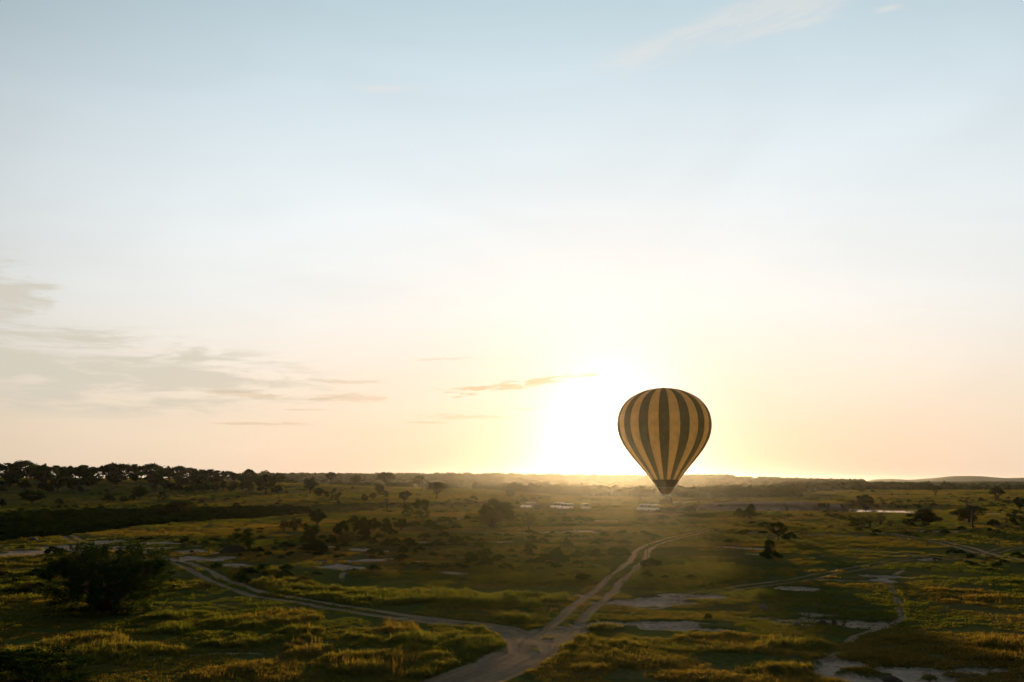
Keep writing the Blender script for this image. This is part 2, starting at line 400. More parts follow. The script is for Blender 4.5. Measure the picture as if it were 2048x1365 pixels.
TALL = [  # stands of tall grass: px, py, half width, half height, height factor, tint (0 green, 1 straw)
    (640, 1186, 120, 14, 1.1, .15), (820, 1196, 190, 20, 1.15, .12), (980, 1196, 150, 15, 1.1, .1), (560, 1170, 70, 9, 1, .3), (1120, 1150, 130, 9, 1, .2), (1040, 1160, 120, 6, .9, .3),
    (1420, 1140, 90, 18, 1, .3), (1350, 1165, 60, 8, .9, .4), (350, 1250, 120, 22, 1, .05), (480, 1270, 100, 20, 1, .1), (560, 1240, 90, 12, .9, .5), (700, 1290, 60, 16, 1, .2),
    (800, 1258, 36, 14, 1.5, .75), (610, 1300, 40, 14, 1.3, .85), (520, 1345, 80, 22, 1, .8), (440, 1350, 60, 14, 1, .9), (840, 1290, 60, 14, 1.1, .15), (880, 1282, 26, 8, 1.2, .7),
    (730, 1330, 90, 20, 1, .6), (860, 1330, 50, 20, .9, .4), (1940, 1195, 70, 14, 1.1, .9), (1990, 1290, 50, 16, 1.3, .8), (1870, 1290, 90, 16, .8, .8), (1540, 1190, 50, 14, 1.3, .1), (1500, 1285, 120, 14, 1, .7),
    (1600, 1290, 60, 10, 1, .2), (1230, 1330, 140, 18, .9, .8), (1350, 1350, 120, 16, .8, .9), (250, 1310, 120, 18, .8, .3), (150, 1290, 100, 14, .8, .5), (1380, 1060, 40, 4, .7, .8),
    (1265, 1062, 50, 6, 1.3, .9), (1020, 1105, 80, 8, .8, .5), (60, 1125, 100, 10, 1, .5), (40, 1340, 120, 30, 1.2, .2), (620, 1270, 30, 8, 1.2, .4), (780, 1345, 40, 14, 1.2, .7), (1700, 1078, 90, 4, 1, .8), (1600, 1068, 90, 6, .9, .7), (1470, 1052, 90, 4, .9, .8), (1900, 1065, 120, 3, .9, .8),
    (360, 1066, 160, 8, .8, .8), (120, 1052, 160, 5, .8, .8), (1180, 1040, 120, 3, .8, .7), (1000, 1140, 60, 6, .9, .3), (740, 1145, 60, 4, .9, .5), (880, 1165, 40, 4, .8, .2), (1790, 1035, 120, 4, .8, .7), (1560, 1030, 120, 4, .7, .8)]
TW = []
for px, py, a, b, h, tn in TALL:
    c = cast(px, min(py, 1364)); d = float(np.hypot(*c))
    if tn > .6: h *= .72
    TW.append((c, a / FPX * d, b * d * d / (FPX * CAM_H), h, tn))
def tall_mask(x, y):
    """height factor and tint of tall grass"""
    H = np.zeros(x.shape); Tn = np.full(x.shape, .45)
    w = (fbm(x, y, 7, 3, 91) - .5)
    for c, a, b, h, tn in TW:
        n = c / np.hypot(*c); t = np.array([n[1], -n[0]])
        dx, dy = x - c[0], y - c[1]
        r = np.sqrt(((dx * t[0] + dy * t[1]) / a) ** 2 + ((dx * n[0] + dy * n[1]) / b) ** 2)
        v = h * (1 - sst(r + w * 1.3, .7, 1.15))
        Tn = np.where(v > H, tn, Tn); H = np.maximum(H, v)
    wild = sst(fbm(x, y, 16, 4, 97), .50, .68) * .75
    wt_ = sst(fbm(x, y, 30, 3, 101), .35, .62)
    Tn = np.where(wild > H, wt_, Tn); H = np.maximum(H, wild)
    return H, Tn
def ground_z(x, y, dirt=None, pan=None):
    x, y = np.asarray(x, float), np.asarray(y, float)
    if dirt is None: dirt = dirt_mask(x, y)[0]
    if pan is None: pan = pan_mask(x, y)
    near = 1 - sst(np.hypot(x, y), 300, 420)
    return relief(x, y) - .07 * dirt * near - .16 * sst(pan, .25, .6) * near
def gz(x, y): return float(ground_z(np.array([x]), np.array([y]))[0])

# ------------------------------------------------------------------ object helpers
def tag(o, label=None, cat=None, group=None, kind=None):
    if label: o['label'] = label
    if cat: o['category'] = cat
    if group: o['group'] = group
    if kind: o['kind'] = kind
    return o
def new_mesh(name, verts, faces, mats, smooth=True, mat_idx=None):
    me = bpy.data.meshes.new(name)
    me.from_pydata([tuple(v) for v in verts], [], [tuple(f) for f in faces])
    for m_ in (mats if isinstance(mats, (list, tuple)) else [mats]): me.materials.append(m_)
    if mat_idx is not None: me.polygons.foreach_set('material_index', mat_idx)
    if smooth: me.polygons.foreach_set('use_smooth', [True] * len(me.polygons))
    me.update()
    return me
def link(name, me, parent=None, loc=None, rot=None, scale=None):
    o = bpy.data.objects.new(name, me); COL.objects.link(o)
    if parent is not None: o.parent = parent
    if loc is not None: o.location = loc
    if rot is not None: o.rotation_euler = rot
    if scale is not None: o.scale = scale
    return o
def fast_mesh(name, V, F, mat, smooth=True):
    """V (n,3) array, F (m,k) array with k 3 or 4"""
    V = np.ascontiguousarray(V, dtype=np.float32); F = np.ascontiguousarray(F, dtype=np.int32)
    me = bpy.data.meshes.new(name)
    me.vertices.add(len(V)); me.vertices.foreach_set('co', V.ravel())
    k = F.shape[1]
    me.loops.add(F.size); me.loops.foreach_set('vertex_index', F.ravel())
    me.polygons.add(len(F)); me.polygons.foreach_set('loop_start', np.arange(0, F.size, k, dtype=np.int32))
    try: me.polygons.foreach_set('loop_total', np.full(len(F), k, dtype=np.int32))
    except Exception: pass
    me.materials.append(mat)
    if smooth: me.polygons.foreach_set('use_smooth', np.ones(len(F), dtype=bool))
    me.update(calc_edges=True)
    return me

# ------------------------------------------------------------------ materials
def material(name):
    m_ = bpy.data.materials.new(name); m_.use_nodes = True
    m_.node_tree.nodes.clear()
    b = NB(m_.node_tree)
    out = b.node('ShaderNodeOutputMaterial')
    return m_, b, out
def principled(b, out, colour, rough=.8, metal=0.0, spec=.3, bump=None, bdist=.02, bstr=.6):
    p = b.node('ShaderNodeBsdfPrincipled')
    b.put(p.inputs['Base Color'], colour if not isinstance(colour, tuple) else (*colour, 1))
    b.put(p.inputs['Roughness'], rough); b.put(p.inputs['Metallic'], metal)
    b.put(p.inputs['Specular IOR Level'], spec)
    if bump is not None:
        bn = b.node('ShaderNodeBump'); bn.inputs['Distance'].default_value = bdist; bn.inputs['Strength'].default_value = bstr
        b.put(bn.inputs['Height'], bump); b.put(p.inputs['Normal'], bn.outputs[0])
    b.put(out.inputs[0], p.outputs[0])
    return p
def plain(name, colour, rough=.6, metal=0.0, spec=.4, vary=.12, scale=6.0):
    m_, b, out = material(name)
    tcn = b.node('ShaderNodeTexCoord')
    n = b.noise(tcn.outputs['Object'], scale, 4, .6)
    c2 = tuple(max(0, c * (1 - 2.2 * vary)) for c in colour)
    principled(b, out, b.mixc(b.smooth(n, .3, .75), colour, c2), rough, metal, spec)
    return m_

# land: grass sward, worn earth and dried mud, told apart by attributes that carry where each lies
land, b, out = material('land')
geo = b.node('ShaderNodeNewGeometry'); pos = geo.outputs['Position']
def attr(b, nm, typ='GEOMETRY'):
    a = b.node('ShaderNodeAttribute', attribute_name=nm, attribute_type=typ); return a.outputs['Fac']
nA = b.noise(pos, .035, 5, .6); nB = b.noise(pos, .35, 5, .65); nC = b.noise(pos, 3.0, 4, .7); nD = b.noise(pos, 14.0, 3, .7)
green = b.mixc(b.smooth(nC, .3, .7), (.044, .060, .013), (.082, .096, .022))
straw = b.mixc(b.smooth(nC, .3, .7), (.095, .078, .028), (.15, .118, .044))
sw = b.mixc(b.smooth(b.m('ADD', b.m('ADD', b.m('MULTIPLY', nA, .7), b.m('MULTIPLY', nB, .55)), b.m('MULTIPLY', attr(b, 'tint'), .30)), .62, 1.05), green, straw)
bare = b.smooth(b.m('ADD', nB, b.m('MULTIPLY', nD, .35)), .72, .88)
sw = b.mixc(b.m('MULTIPLY', bare, .35), sw, (.13, .095, .06))
earth = b.mixc(b.smooth(nC, .25, .75), (.29, .195, .118), (.40, .28, .175))
earth = b.mixc(b.m('MULTIPLY', b.smooth(attr(b, 'streak'), .42, .72), .55), earth, (.17, .125, .082))
earth = b.mixc(b.m('MULTIPLY', b.smooth(nD, .45, .8), .4), earth, (.12, .085, .05))
mud = b.mixc(b.smooth(b.m('ADD', b.m('MULTIPLY', nB, .6), b.m('MULTIPLY', nC, .7)), .50, .82), (.60, .44, .31), (.23, .165, .11))
c = b.mixc(b.smooth(b.m('ADD', attr(b, 'dirt'), b.m('MULTIPLY', b.m('SUBTRACT', nC, .5), .35)), .18, .72), sw, earth)
c = b.mixc(b.smooth(b.m('ADD', attr(b, 'pan'), b.m('MULTIPLY', b.m('SUBTRACT', nC, .5), .5)), .28, .62), c, mud)
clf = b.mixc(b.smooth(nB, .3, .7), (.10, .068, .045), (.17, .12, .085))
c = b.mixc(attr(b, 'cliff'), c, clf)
dfn = b.node('ShaderNodeBsdfDiffuse'); b.put(dfn.inputs[0], c)
bn = b.node('ShaderNodeBump'); bn.inputs['Distance'].default_value = .10; bn.inputs['Strength'].default_value = .7
b.put(bn.inputs['Height'], b.m('ADD', b.m('MULTIPLY', nC, .7), b.m('MULTIPLY', nD, .25))); b.put(dfn.inputs['Normal'], bn.outputs[0]); b.put(out.inputs[0], dfn.outputs[0])
LAND = land

watm, b, out = material('water')
wn = b.noise(b.node('ShaderNodeNewGeometry').outputs['Position'], .8, 3, .5)
principled(b, out, (.02, .03, .03), .06, 0, .6, wn, .01, .2)
hillm, b, out = material('hill')
principled(b, out, b.mixc(b.smooth(b.noise(b.node('ShaderNodeNewGeometry').outputs['Position'], .01, 4, .6), .4, .6), (.05, .06, .03), (.07, .07, .04)), .95, 0, .1)

# ------------------------------------------------------------------ the land sheet (split where wheel tracks and pans lie)
fine_a = np.linspace(-34.5, 34.5, 860)
side_l = np.concatenate([np.linspace(-180, -60, 30), np.linspace(-58, -35.5, 24)])
side_r = -side_l[::-1]
ANG = np.radians(np.concatenate([side_l, fine_a, side_r[:-1]]))
rad = [3.0, 10, 20, 30, 36]
while rad[-1] < 9000:
    d_ = rad[-1]
    rad.append(d_ + min(max(.13, .62 * d_ * d_ / (995 * CAM_H)), .011 * d_))
RAD = np.array(rad)
AA, RR = np.meshgrid(ANG, RAD)
GXx, GYy = np.sin(AA) * RR, np.cos(AA) * RR
gx, gy = GXx.ravel(), GYy.ravel()
dirt, who = dirt_mask(gx, gy); streak = dirt_mask.streak; pan = pan_mask(gx, gy)
zz = ground_z(gx, gy, dirt, pan)
V = np.stack([gx, gy, zz], 1)
na, nr = len(ANG), len(RAD)
ii, jj = np.meshgrid(np.arange(nr - 1), np.arange(na), indexing='ij')
j2 = (jj + 1) % na
F = np.stack([ii * na + jj, ii * na + j2, (ii + 1) * na + j2, (ii + 1) * na + jj], -1).reshape(-1, 4)
# orientation: normal up
F = F[:, ::-1]
dd = np.hypot(gx, gy); uu = bearing(gx, gy)
jag = 9 * (fbm(gx, gy, 22, 3, 51) - .5)
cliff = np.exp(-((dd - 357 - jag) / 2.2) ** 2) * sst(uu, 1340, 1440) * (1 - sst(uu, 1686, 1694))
tallh, tint = tall_mask(gx, gy)
fd = dirt[F].mean(1); fp = pan[F].mean(1); fdist = dd[F].mean(1)
fw = who[F].max(1)
cls = np.zeros(len(F), int)
cls[(fd > .42) & (fdist < 420)] = 1
cls[cls == 1] = fw[cls == 1]
cls[(fp > .42) & (cls == 0) & (fdist < 420)] = 9
for code, nm, lab in [(0, 'ground', 'grassy savanna plain with low scrub'), (1, 'dirt_track', 'two-rut dirt track curving in from the left to the junction'),
                      (2, 'dirt_track', 'two-rut dirt track running from the junction towards the balloon'), (3, 'dirt_track', 'dirt track forking near the right edge of the plain'),
                      (4, 'dirt_track', 'faint pair of wheel ruts crossing the right of the plain'), (5, 'footpath', 'narrow bare footpath winding over dark grass'), (9, 'mud_pan', 'pale dried mud pans lying in the grass')]:
    Fs = F[cls == code]
    if len(Fs) == 0: continue
    used, inv = np.unique(Fs, return_inverse=True)
    me = fast_mesh(nm, V[used], inv.reshape(Fs.shape), LAND)
    for an, arr in (('dirt', dirt), ('pan', pan), ('cliff', cliff), ('tint', tint), ('streak', streak)):
        a_ = me.attributes.new(an, 'FLOAT', 'POINT'); a_.data.foreach_set('value', arr[used].astype(np.float32))
    tag(link(nm, me), lab, kind='structure')
# inner disc under the viewpoint
cz = float(zz[:na].mean())
me = new_mesh('ground', [(0, 0, cz)] + [tuple(V[j]) for j in range(na)], [(0, 1 + (j + 1) % na, 1 + j) for j in range(na)], LAND)
tag(link('ground', me), 'grassy ground under the viewpoint', kind='structure')

# river
wpts = []
for u_, d_ in [(1668, 344), (1730, 344), (1790, 344), (1850, 344), (1850, 380), (1790, 390), (1730, 402), (1668, 408)]:
    p_ = at_dist(u_, d_); wpts.append((p_[0], p_[1], WATER_Z))
me = new_mesh('river_water', wpts, [tuple(range(8))], watm, False)
o = link('river_water', me); tag(o, 'bright strip of still river water at the foot of the earth bank', kind='structure')

# far hills: a long range with real depth
def hill_range(name, prof, dist, depth, label):
    xs = np.linspace(prof[0][0], prof[-1][0], 140)
    ys = np.interp(xs, [p_[0] for p_ in prof], [p_[1] for p_ in prof])
    for _ in range(3): ys[1:-1] = (ys[:-2] + 2 * ys[1:-1] + ys[2:]) / 4
    top = CAM_H + (962 - ys) / FPX * dist + 2.2 * (fbm(xs, xs * 0, 40, 3, 7) - .5)
    V_, F_ = [], []
    rows = 13
    for r_ in range(rows):
        f_ = -1 + 2 * r_ / (rows - 1)
        prof_h = math.cos(f_ * PI / 2) ** 1.3 if abs(f_) < 1 else 0
        for x_, t_ in zip(xs, top):
            p_ = at_dist(x_, dist + f_ * depth)
            V_.append((p_[0], p_[1], -2 + (t_ + 2) * prof_h + (2 * prof_h * (vn(np.array([x_ / 14.]), np.array([f_ * 3]), 5)[0] - .5) if 0 < r_ < rows - 1 and abs(f_) > .1 else 0)))
    n = len(xs)
    for r_ in range(rows - 1):
        for c_ in range(n - 1):
            a_ = r_ * n + c_; F_.append((a_, a_ + 1, a_ + n + 1, a_ + n))
    tag(link(name, new_mesh(name, V_, F_, hillm)), label, kind='structure')
hill_range('hills', [(1600, 975), (1660, 967), (1711, 966), (1743, 958.5), (1773, 958), (1811, 960), (1856, 957), (1898, 953), (1948, 953), (1998, 957), (2048, 956), (2120, 957), (2300, 968)], 6000, 700, 'low hazy hills on the horizon at the right')
hill_range('hills', [(1500, 972), (1640, 962), (1680, 963), (1720, 966), (2000, 962), (2060, 958), (2200, 966)], 7200, 600, 'fainter hills behind the first range')

# ------------------------------------------------------------------ haze
hm = bpy.data.materials.new('haze'); hm.use_nodes = True
hm.node_tree.nodes.clear(); b = NB(hm.node_tree); out = b.node('ShaderNodeOutputMaterial')
pv = b.node('ShaderNodeVolumePrincipled')
pv.inputs['Color'].default_value = (.84, .81, .75, 1)
pv.inputs['Density'].default_value = HAZE_D
pv.inputs['Anisotropy'].default_value = HAZE_G
b.t.links.new(pv.outputs[0], out.inputs['Volume'])
hm.cycles.homogeneous_volume = True
hx, hy0, hy1, hz0, hz1 = 9400, -9400, 9400, -8.0, HAZE_TOP
vs = [(sx * hx, yy, z_) for z_ in (hz0, hz1) for yy in (hy0, hy1) for sx in (-1, 1)]
fs = [(0, 2, 3, 1), (4, 5, 7, 6), (0, 1, 5, 4), (2, 6, 7, 3), (0, 4, 6, 2), (1, 3, 7, 5)]
me = bpy.data.meshes.new('haze'); me.from_pydata(vs, [], fs); me.materials.append(hm)
tag(link('haze', me), 'golden morning haze over the whole plain', kind='stuff')
# ------------------------------------------------------------------ foliage and bark
def leaf_mat(name, c1, c2, trans=.35, tcol=None, tint=False):
    m_, b, out = material(name)
    if tint:
        f_ = attr(b, 'tint', 'INSTANCER')
        oi = b.node('ShaderNodeObjectInfo').outputs['Random']
        c = b.mixc(f_, c1, c2)
        c = b.mixc(b.m('MULTIPLY', oi, .35), c, (.05, .035, .015))
    else:
        oi = b.node('ShaderNodeObjectInfo').outputs['Random']
        g = b.node('ShaderNodeTexCoord').outputs['Object']
        c = b.mixc(b.m('MULTIPLY', b.m('ADD', oi, b.noise(g, 5.0, 3, .6)), .5), c1, c2)
    p = b.node('ShaderNodeBsdfDiffuse'); b.put(p.inputs[0], c)
    t = b.node('ShaderNodeBsdfTranslucent'); b.put(t.inputs[0], b.mixc(1.0, c, tcol or (1.5, 1.35, .6), 'MULTIPLY'))
    mx = b.node('ShaderNodeMixShader'); mx.inputs[0].default_value = trans
    b.t.links.new(p.outputs[0], mx.inputs[1]); b.t.links.new(t.outputs[0], mx.inputs[2]); b.t.links.new(mx.outputs[0], out.inputs[0])
    return m_
LEAF = leaf_mat('acacia_leaf', (.040, .050, .015), (.060, .062, .020), .30)
LEAF_D = leaf_mat('dark_leaf', (.017, .034, .009), (.034, .058, .014), .26)
LEAF_B = leaf_mat('thorn_leaf', (.060, .050, .024), (.080, .066, .030), .30)
BARK = plain('bark', (.060, .047, .036), .9, spec=.1, scale=9)
DEADW = plain('dead_wood', (.085, .070, .055), .9, spec=.1, scale=9)
EARTH = plain('mound_earth', (.085, .062, .042), .95, spec=.05, scale=3)
ROCK = plain('rock', (.14, .125, .11), .85, spec=.2, scale=3)

def tube(Vs, Fs, pts, rads, n=5):
    pts = [np.array(p_, float) for p_ in pts]
    base_i = len(Vs)
    for i, (p_, r_) in enumerate(zip(pts, rads)):
        t = pts[min(i + 1, len(pts) - 1)] - pts[max(i - 1, 0)]
        t = t / (np.linalg.norm(t) + 1e-9)
        a = np.cross(t, [0, 0, 1] if abs(t[2]) < .9 else [1, 0, 0]); a /= np.linalg.norm(a); c_ = np.cross(t, a)
        for k in range(n):
            w = 2 * PI * k / n
            Vs.append(p_ + r_ * (math.cos(w) * a + math.sin(w) * c_))
    for i in range(len(pts) - 1):
        for k in range(n):
            q = base_i + i * n
            Fs.append((q + k, q + (k + 1) % n, q + n + (k + 1) % n, q + n + k))
    Fs.append(tuple(base_i + k for k in range(n))[::-1])
    Fs.append(tuple(base_i + (len(pts) - 1) * n + k for k in range(n)))

def clump_centres(kind, rg):
    C = []
    if kind == 'umbrella':
        n = rg.integers(24, 32)
        for i in range(n):
            r = math.sqrt((i + .5) / n) * .41; a = i * 2.39996 + rg.uniform(-.4, .4)
            C.append((r * math.cos(a), r * math.sin(a), .86 - .34 * (r / .41) ** 2 * rg.uniform(.5, 1.1) + rg.uniform(-.03, .04), rg.uniform(.10, .15), .095))
    elif kind == 'wind':
        for i in range(24):
            r = math.sqrt((i + .5) / 24) * .40; a = i * 2.39996 + rg.uniform(-.4, .4)
            x = r * math.cos(a)
            C.append((x, r * math.sin(a), .72 + .35 * x - .25 * (r / .4) ** 2 + rg.uniform(-.05, .05), rg.uniform(.10, .14), .09))
        for i in range(8): C.append((rg.uniform(-.2, .2), rg.uniform(-.15, .15), rg.uniform(.15, .5), .12, .10))
    elif kind in ('round', 'loose'):
        n = 30 if kind == 'round' else 20
        for i in range(n):
            v = rg.normal(size=3); v /= np.linalg.norm(v); r = rg.uniform(.35, 1) ** .5
            if kind == 'loose' and rg.random() < .3: r *= 1.12
            C.append((v[0] * r * .39, v[1] * r * .39, .61 + v[2] * r * .29, rg.uniform(.09, .15) * (1 if kind == 'round' else .8), rg.uniform(.07, .11)))
    elif kind in ('bush', 'dome'):
        n = 30
        for i in range(n):
            r = math.sqrt(rg.random()) * .40; a = rg.uniform(0, 2 * PI)
            top = .86 * math.sqrt(max(0, 1 - (r / .46) ** 2)) * rg.uniform(.8, 1.12)
            z = top * (rg.uniform(.2, 1) ** .5)
            C.append((r * math.cos(a), r * math.sin(a), max(z, .08), rg.uniform(.08, .14), rg.uniform(.09, .16)))
    elif kind == 'tall':      # shaggy upright bush, narrow foot
        for i in range(34):
            z = rg.uniform(.06, .9)
            w = .40 * (.45 + .75 * math.sin(PI * min(z * .95 + .1, 1)) ** .8)
            a = rg.uniform(0, 2 * PI); r = w * math.sqrt(rg.random())
            C.append((r * math.cos(a), r * math.sin(a), z, rg.uniform(.09, .15), rg.uniform(.06, .10)))
    elif kind == 'cone':
        for i in range(18):
            z = rg.uniform(.1, .95); r = .13 * (1.1 - z) + .05; a = rg.uniform(0, 2 * PI)
            C.append((r * math.cos(a), r * math.sin(a), z, .07, .08))
        for i in range(16):
            a = rg.uniform(0, 2 * PI); r = math.sqrt(rg.random()) * .42
            C.append((r * math.cos(a), r * math.sin(a), .10 + .22 * (1 - r / .42), .09, .09))
    elif kind == 'thorn':     # sparse twigs fanning upwards
        for i in range(46):
            a = rg.uniform(0, 2 * PI); sp = math.sqrt(rg.random()) * .42
            z = (.95 - .45 * (sp / .42) ** 2) * rg.uniform(.45, 1)
            C.append((sp * math.cos(a), sp * math.sin(a), z, rg.uniform(.06, .11), rg.uniform(.06, .11)))
    return C
LODS = {'tiny': (360, .10, 4), 'small': (1000, .068, 4), 'mid': (2400, .048, 5), 'large': (6000, .032, 5), 'hero': (46000, .0135, 6)}
_cache = {}
def leaf_cloud(C, n, ls, rg, flat=.25, up=.0):
    C = np.array(C)
    w = C[:, 3] ** 2; k = rg.choice(len(C), n, p=w / w.sum())
    v = rg.normal(size=(n, 3)); v /= np.linalg.norm(v, axis=1)[:, None]
    rr = rg.random(n) ** .42
    stray = rg.random(n) < .08; rr[stray] *= 1.45
    P = C[k, :3] + v * rr[:, None] * np.stack([C[k, 3], C[k, 3], C[k, 4]], 1)
    P[:, 2] = np.maximum(P[:, 2], .01)
    a = rg.normal(size=(n, 3)); a[:, 2] *= .5; a[:, 2] += up; a /= np.linalg.norm(a, axis=1)[:, None]
    b_ = np.cross(a, rg.normal(size=(n, 3))); b_ /= np.linalg.norm(b_, axis=1)[:, None]
    s = ls * rg.uniform(.6, 1.35, (n, 1))
    Q = np.stack([P - a * s * .6, P + b_ * s * .42, P + a * s * .7, P - b_ * s * .42], 1).reshape(-1, 3)
    return Q, np.arange(4 * n).reshape(n, 4)
def plant_meshes(kind, var, lod):
    key = (kind, var, lod)
    if key in _cache: return _cache[key]
    rg = np.random.default_rng(hash((kind, lod)) % 1 + var * 101 + {'umbrella': 1, 'round': 2, 'loose': 3, 'bush': 4, 'tall': 5, 'cone': 6, 'thorn': 7, 'wind': 8, 'dead': 9, 'dome': 10}[kind] * 1009)
    n, ls, seg = LODS[lod]
    Vs, Fs = [], []
    if kind == 'dead':
        tube(Vs, Fs, [(0, 0, -.03), (.02, 0, .3), (-.04, .02, .62), (.0, .02, .8)], [.07, .055, .045, .03], 6)
        for i in range(6):
            a = rg.uniform(0, 2 * PI); z0 = rg.uniform(.4, .75); L = rg.uniform(.2, .45)
            p0 = (-.01, 0, z0); p1 = (L * .5 * math.cos(a), L * .5 * math.sin(a), z0 + .08); p2 = (L * math.cos(a), L * math.sin(a), min(z0 + rg.uniform(.12, .3), 1))
            tube(Vs, Fs, [p0, p1, p2], [.03, .02, .006], 4)
        tr = new_mesh('trunk', Vs, Fs, DEADW); _cache[key] = (tr, None); return _cache[key]
    C = clump_centres(kind, rg)
    if lod == 'hero':      # many leafy wands rising from a broad foot, densest low down
        C = []
        for i in range(420):
            a = rg.uniform(0, 2 * PI); r = math.sqrt(rg.random())
            top = (.90 - .26 * r ** 2.6) * (.86 + .22 * vn(np.array([r * math.cos(a) * 4]), np.array([r * math.sin(a) * 4]), 3)[0])
            z = top * rg.random() ** .6
            w_ = .37 + .11 * min(z / .6, 1)
            q_ = rg.uniform(.5, 1.2)
            C.append((r * w_ * math.cos(a), r * w_ * math.sin(a), z, .042 * q_, .060 * q_))
            if rg.random() < .35: C.append((r * w_ * 1.08 * math.cos(a), r * w_ * 1.08 * math.sin(a), top + rg.uniform(.02, .09), .016, .045))
    if kind in ('umbrella', 'round', 'loose', 'wind'):
        fz = {'umbrella': .34, 'round': .26, 'loose': .30, 'wind': .25}[kind]
        lean = rg.uniform(-.04, .04, 2)
        tube(Vs, Fs, [(0, 0, -.04), (lean[0] * .5, lean[1] * .5, fz * .5), (lean[0], lean[1], fz)], [.042, .030, .026], 6)
        pts = [c_ for c_ in C if rg.random() < .6]
        for c_ in pts:
            p0 = np.array([lean[0], lean[1], fz * rg.uniform(.75, 1)]); p2 = np.array(c_[:3])
            p1 = p0 + (p2 - p0) * np.array([.62, .62, .45])
            tube(Vs, Fs, [p0, p1, p2], [.016, .011, .004], 4)
    else:
        pts = [c_ for c_ in C if rg.random() < (.9 if kind == 'thorn' else .5)]
        if lod == 'hero': pts = [c_ for c_ in C if rg.random() < .28]
        for c_ in pts:
            p0 = np.array([rg.uniform(-.05, .05), rg.uniform(-.05, .05), -.03]); p2 = np.array(c_[:3])
            p1 = p0 + (p2 - p0) * np.array([.40, .40, .55]) 
            q_ = .45 if lod == 'hero' else 1
            tube(Vs, Fs, [p0, p1, p2], [.012 * q_, .008 * q_, .003 * q_], 4)
    nn = int(n * {'thorn': .55, 'loose': .8, 'cone': .9, 'bush': 1.35, 'dome': 1.35, 'round': 1.3}.get(kind, 1))
    Q, FF = leaf_cloud(C, nn, ls * (1.15 if kind in ('thorn', 'bush', 'dome', 'round') and lod != 'hero' else 1), rg, up=.5 if kind in ('thorn', 'tall') else 0)
    mat = {'umbrella': LEAF, 'wind': LEAF, 'loose': LEAF, 'thorn': LEAF_B}.get(kind, LEAF_D)
    tr = new_mesh('trunk', Vs, Fs, BARK); cr = fast_mesh('crown', Q, FF, mat, False)
    _cache[key] = (tr, cr)
    return _cache[key]

NAME = {'umbrella': ('acacia_tree', 'tree'), 'round': ('round_tree', 'tree'), 'loose': ('thorn_tree', 'tree'), 'wind': ('leaning_tree', 'tree'), 'bush': ('bush', 'bush'), 'dome': ('bush', 'bush'),
        'tall': ('tall_bush', 'bush'), 'cone': ('pointed_bush', 'bush'), 'thorn': ('thorn_shrub', 'shrub'), 'dead': ('dead_tree', 'dead tree')}
PLACED = []
def plant(kind, px, py, w, h, label, group=None, d=None, lod=None, var=None):
    """px, py: foot of the plant in the photograph; w, h: its size there; d: distance when it stands out of sight behind a crest"""
    p_ = at_dist(px, d) if d else cast(px, py)
    dist = float(np.hypot(*p_)); mpp = dist / FPX
    if lod is None: lod = 'tiny' if h < 11 and w < 14 else 'small' if max(h, w * .7) < 21 else 'mid' if max(h, w * .7) < 34 else 'large'
    k = len(PLACED)
    if var is None: var = k % 3
    tr, cr = plant_meshes(kind, var, lod)
    z = gz(p_[0], p_[1]); PLACED.append((p_[0], p_[1], w * mpp / 2))
    W_, H_ = w * mpp * 1.12, h * mpp * 1.06
    root = bpy.data.objects.new(NAME[kind][0], None); COL.objects.link(root)
    root.empty_display_size = .5
    root.location = (p_[0], p_[1], z - .03); root.rotation_euler = (0, 0, 0 if kind == 'wind' else (k * 2.4) % 6.28)
    root.scale = (W_, W_, H_)
    link('trunk', tr, root)
    if cr: link('crown', cr, root)
    tag(root, label, NAME[kind][1], group)
    return root

ORD = 'first second third fourth fifth sixth seventh eighth ninth tenth eleventh twelfth thirteenth fourteenth fifteenth sixteenth seventeenth eighteenth nineteenth twentieth'.split()
ORD += ['twenty-' + o_ for o_ in ORD[:9]] + ['thirtieth'] + ['thirty-' + o_ for o_ in ORD[:9]]
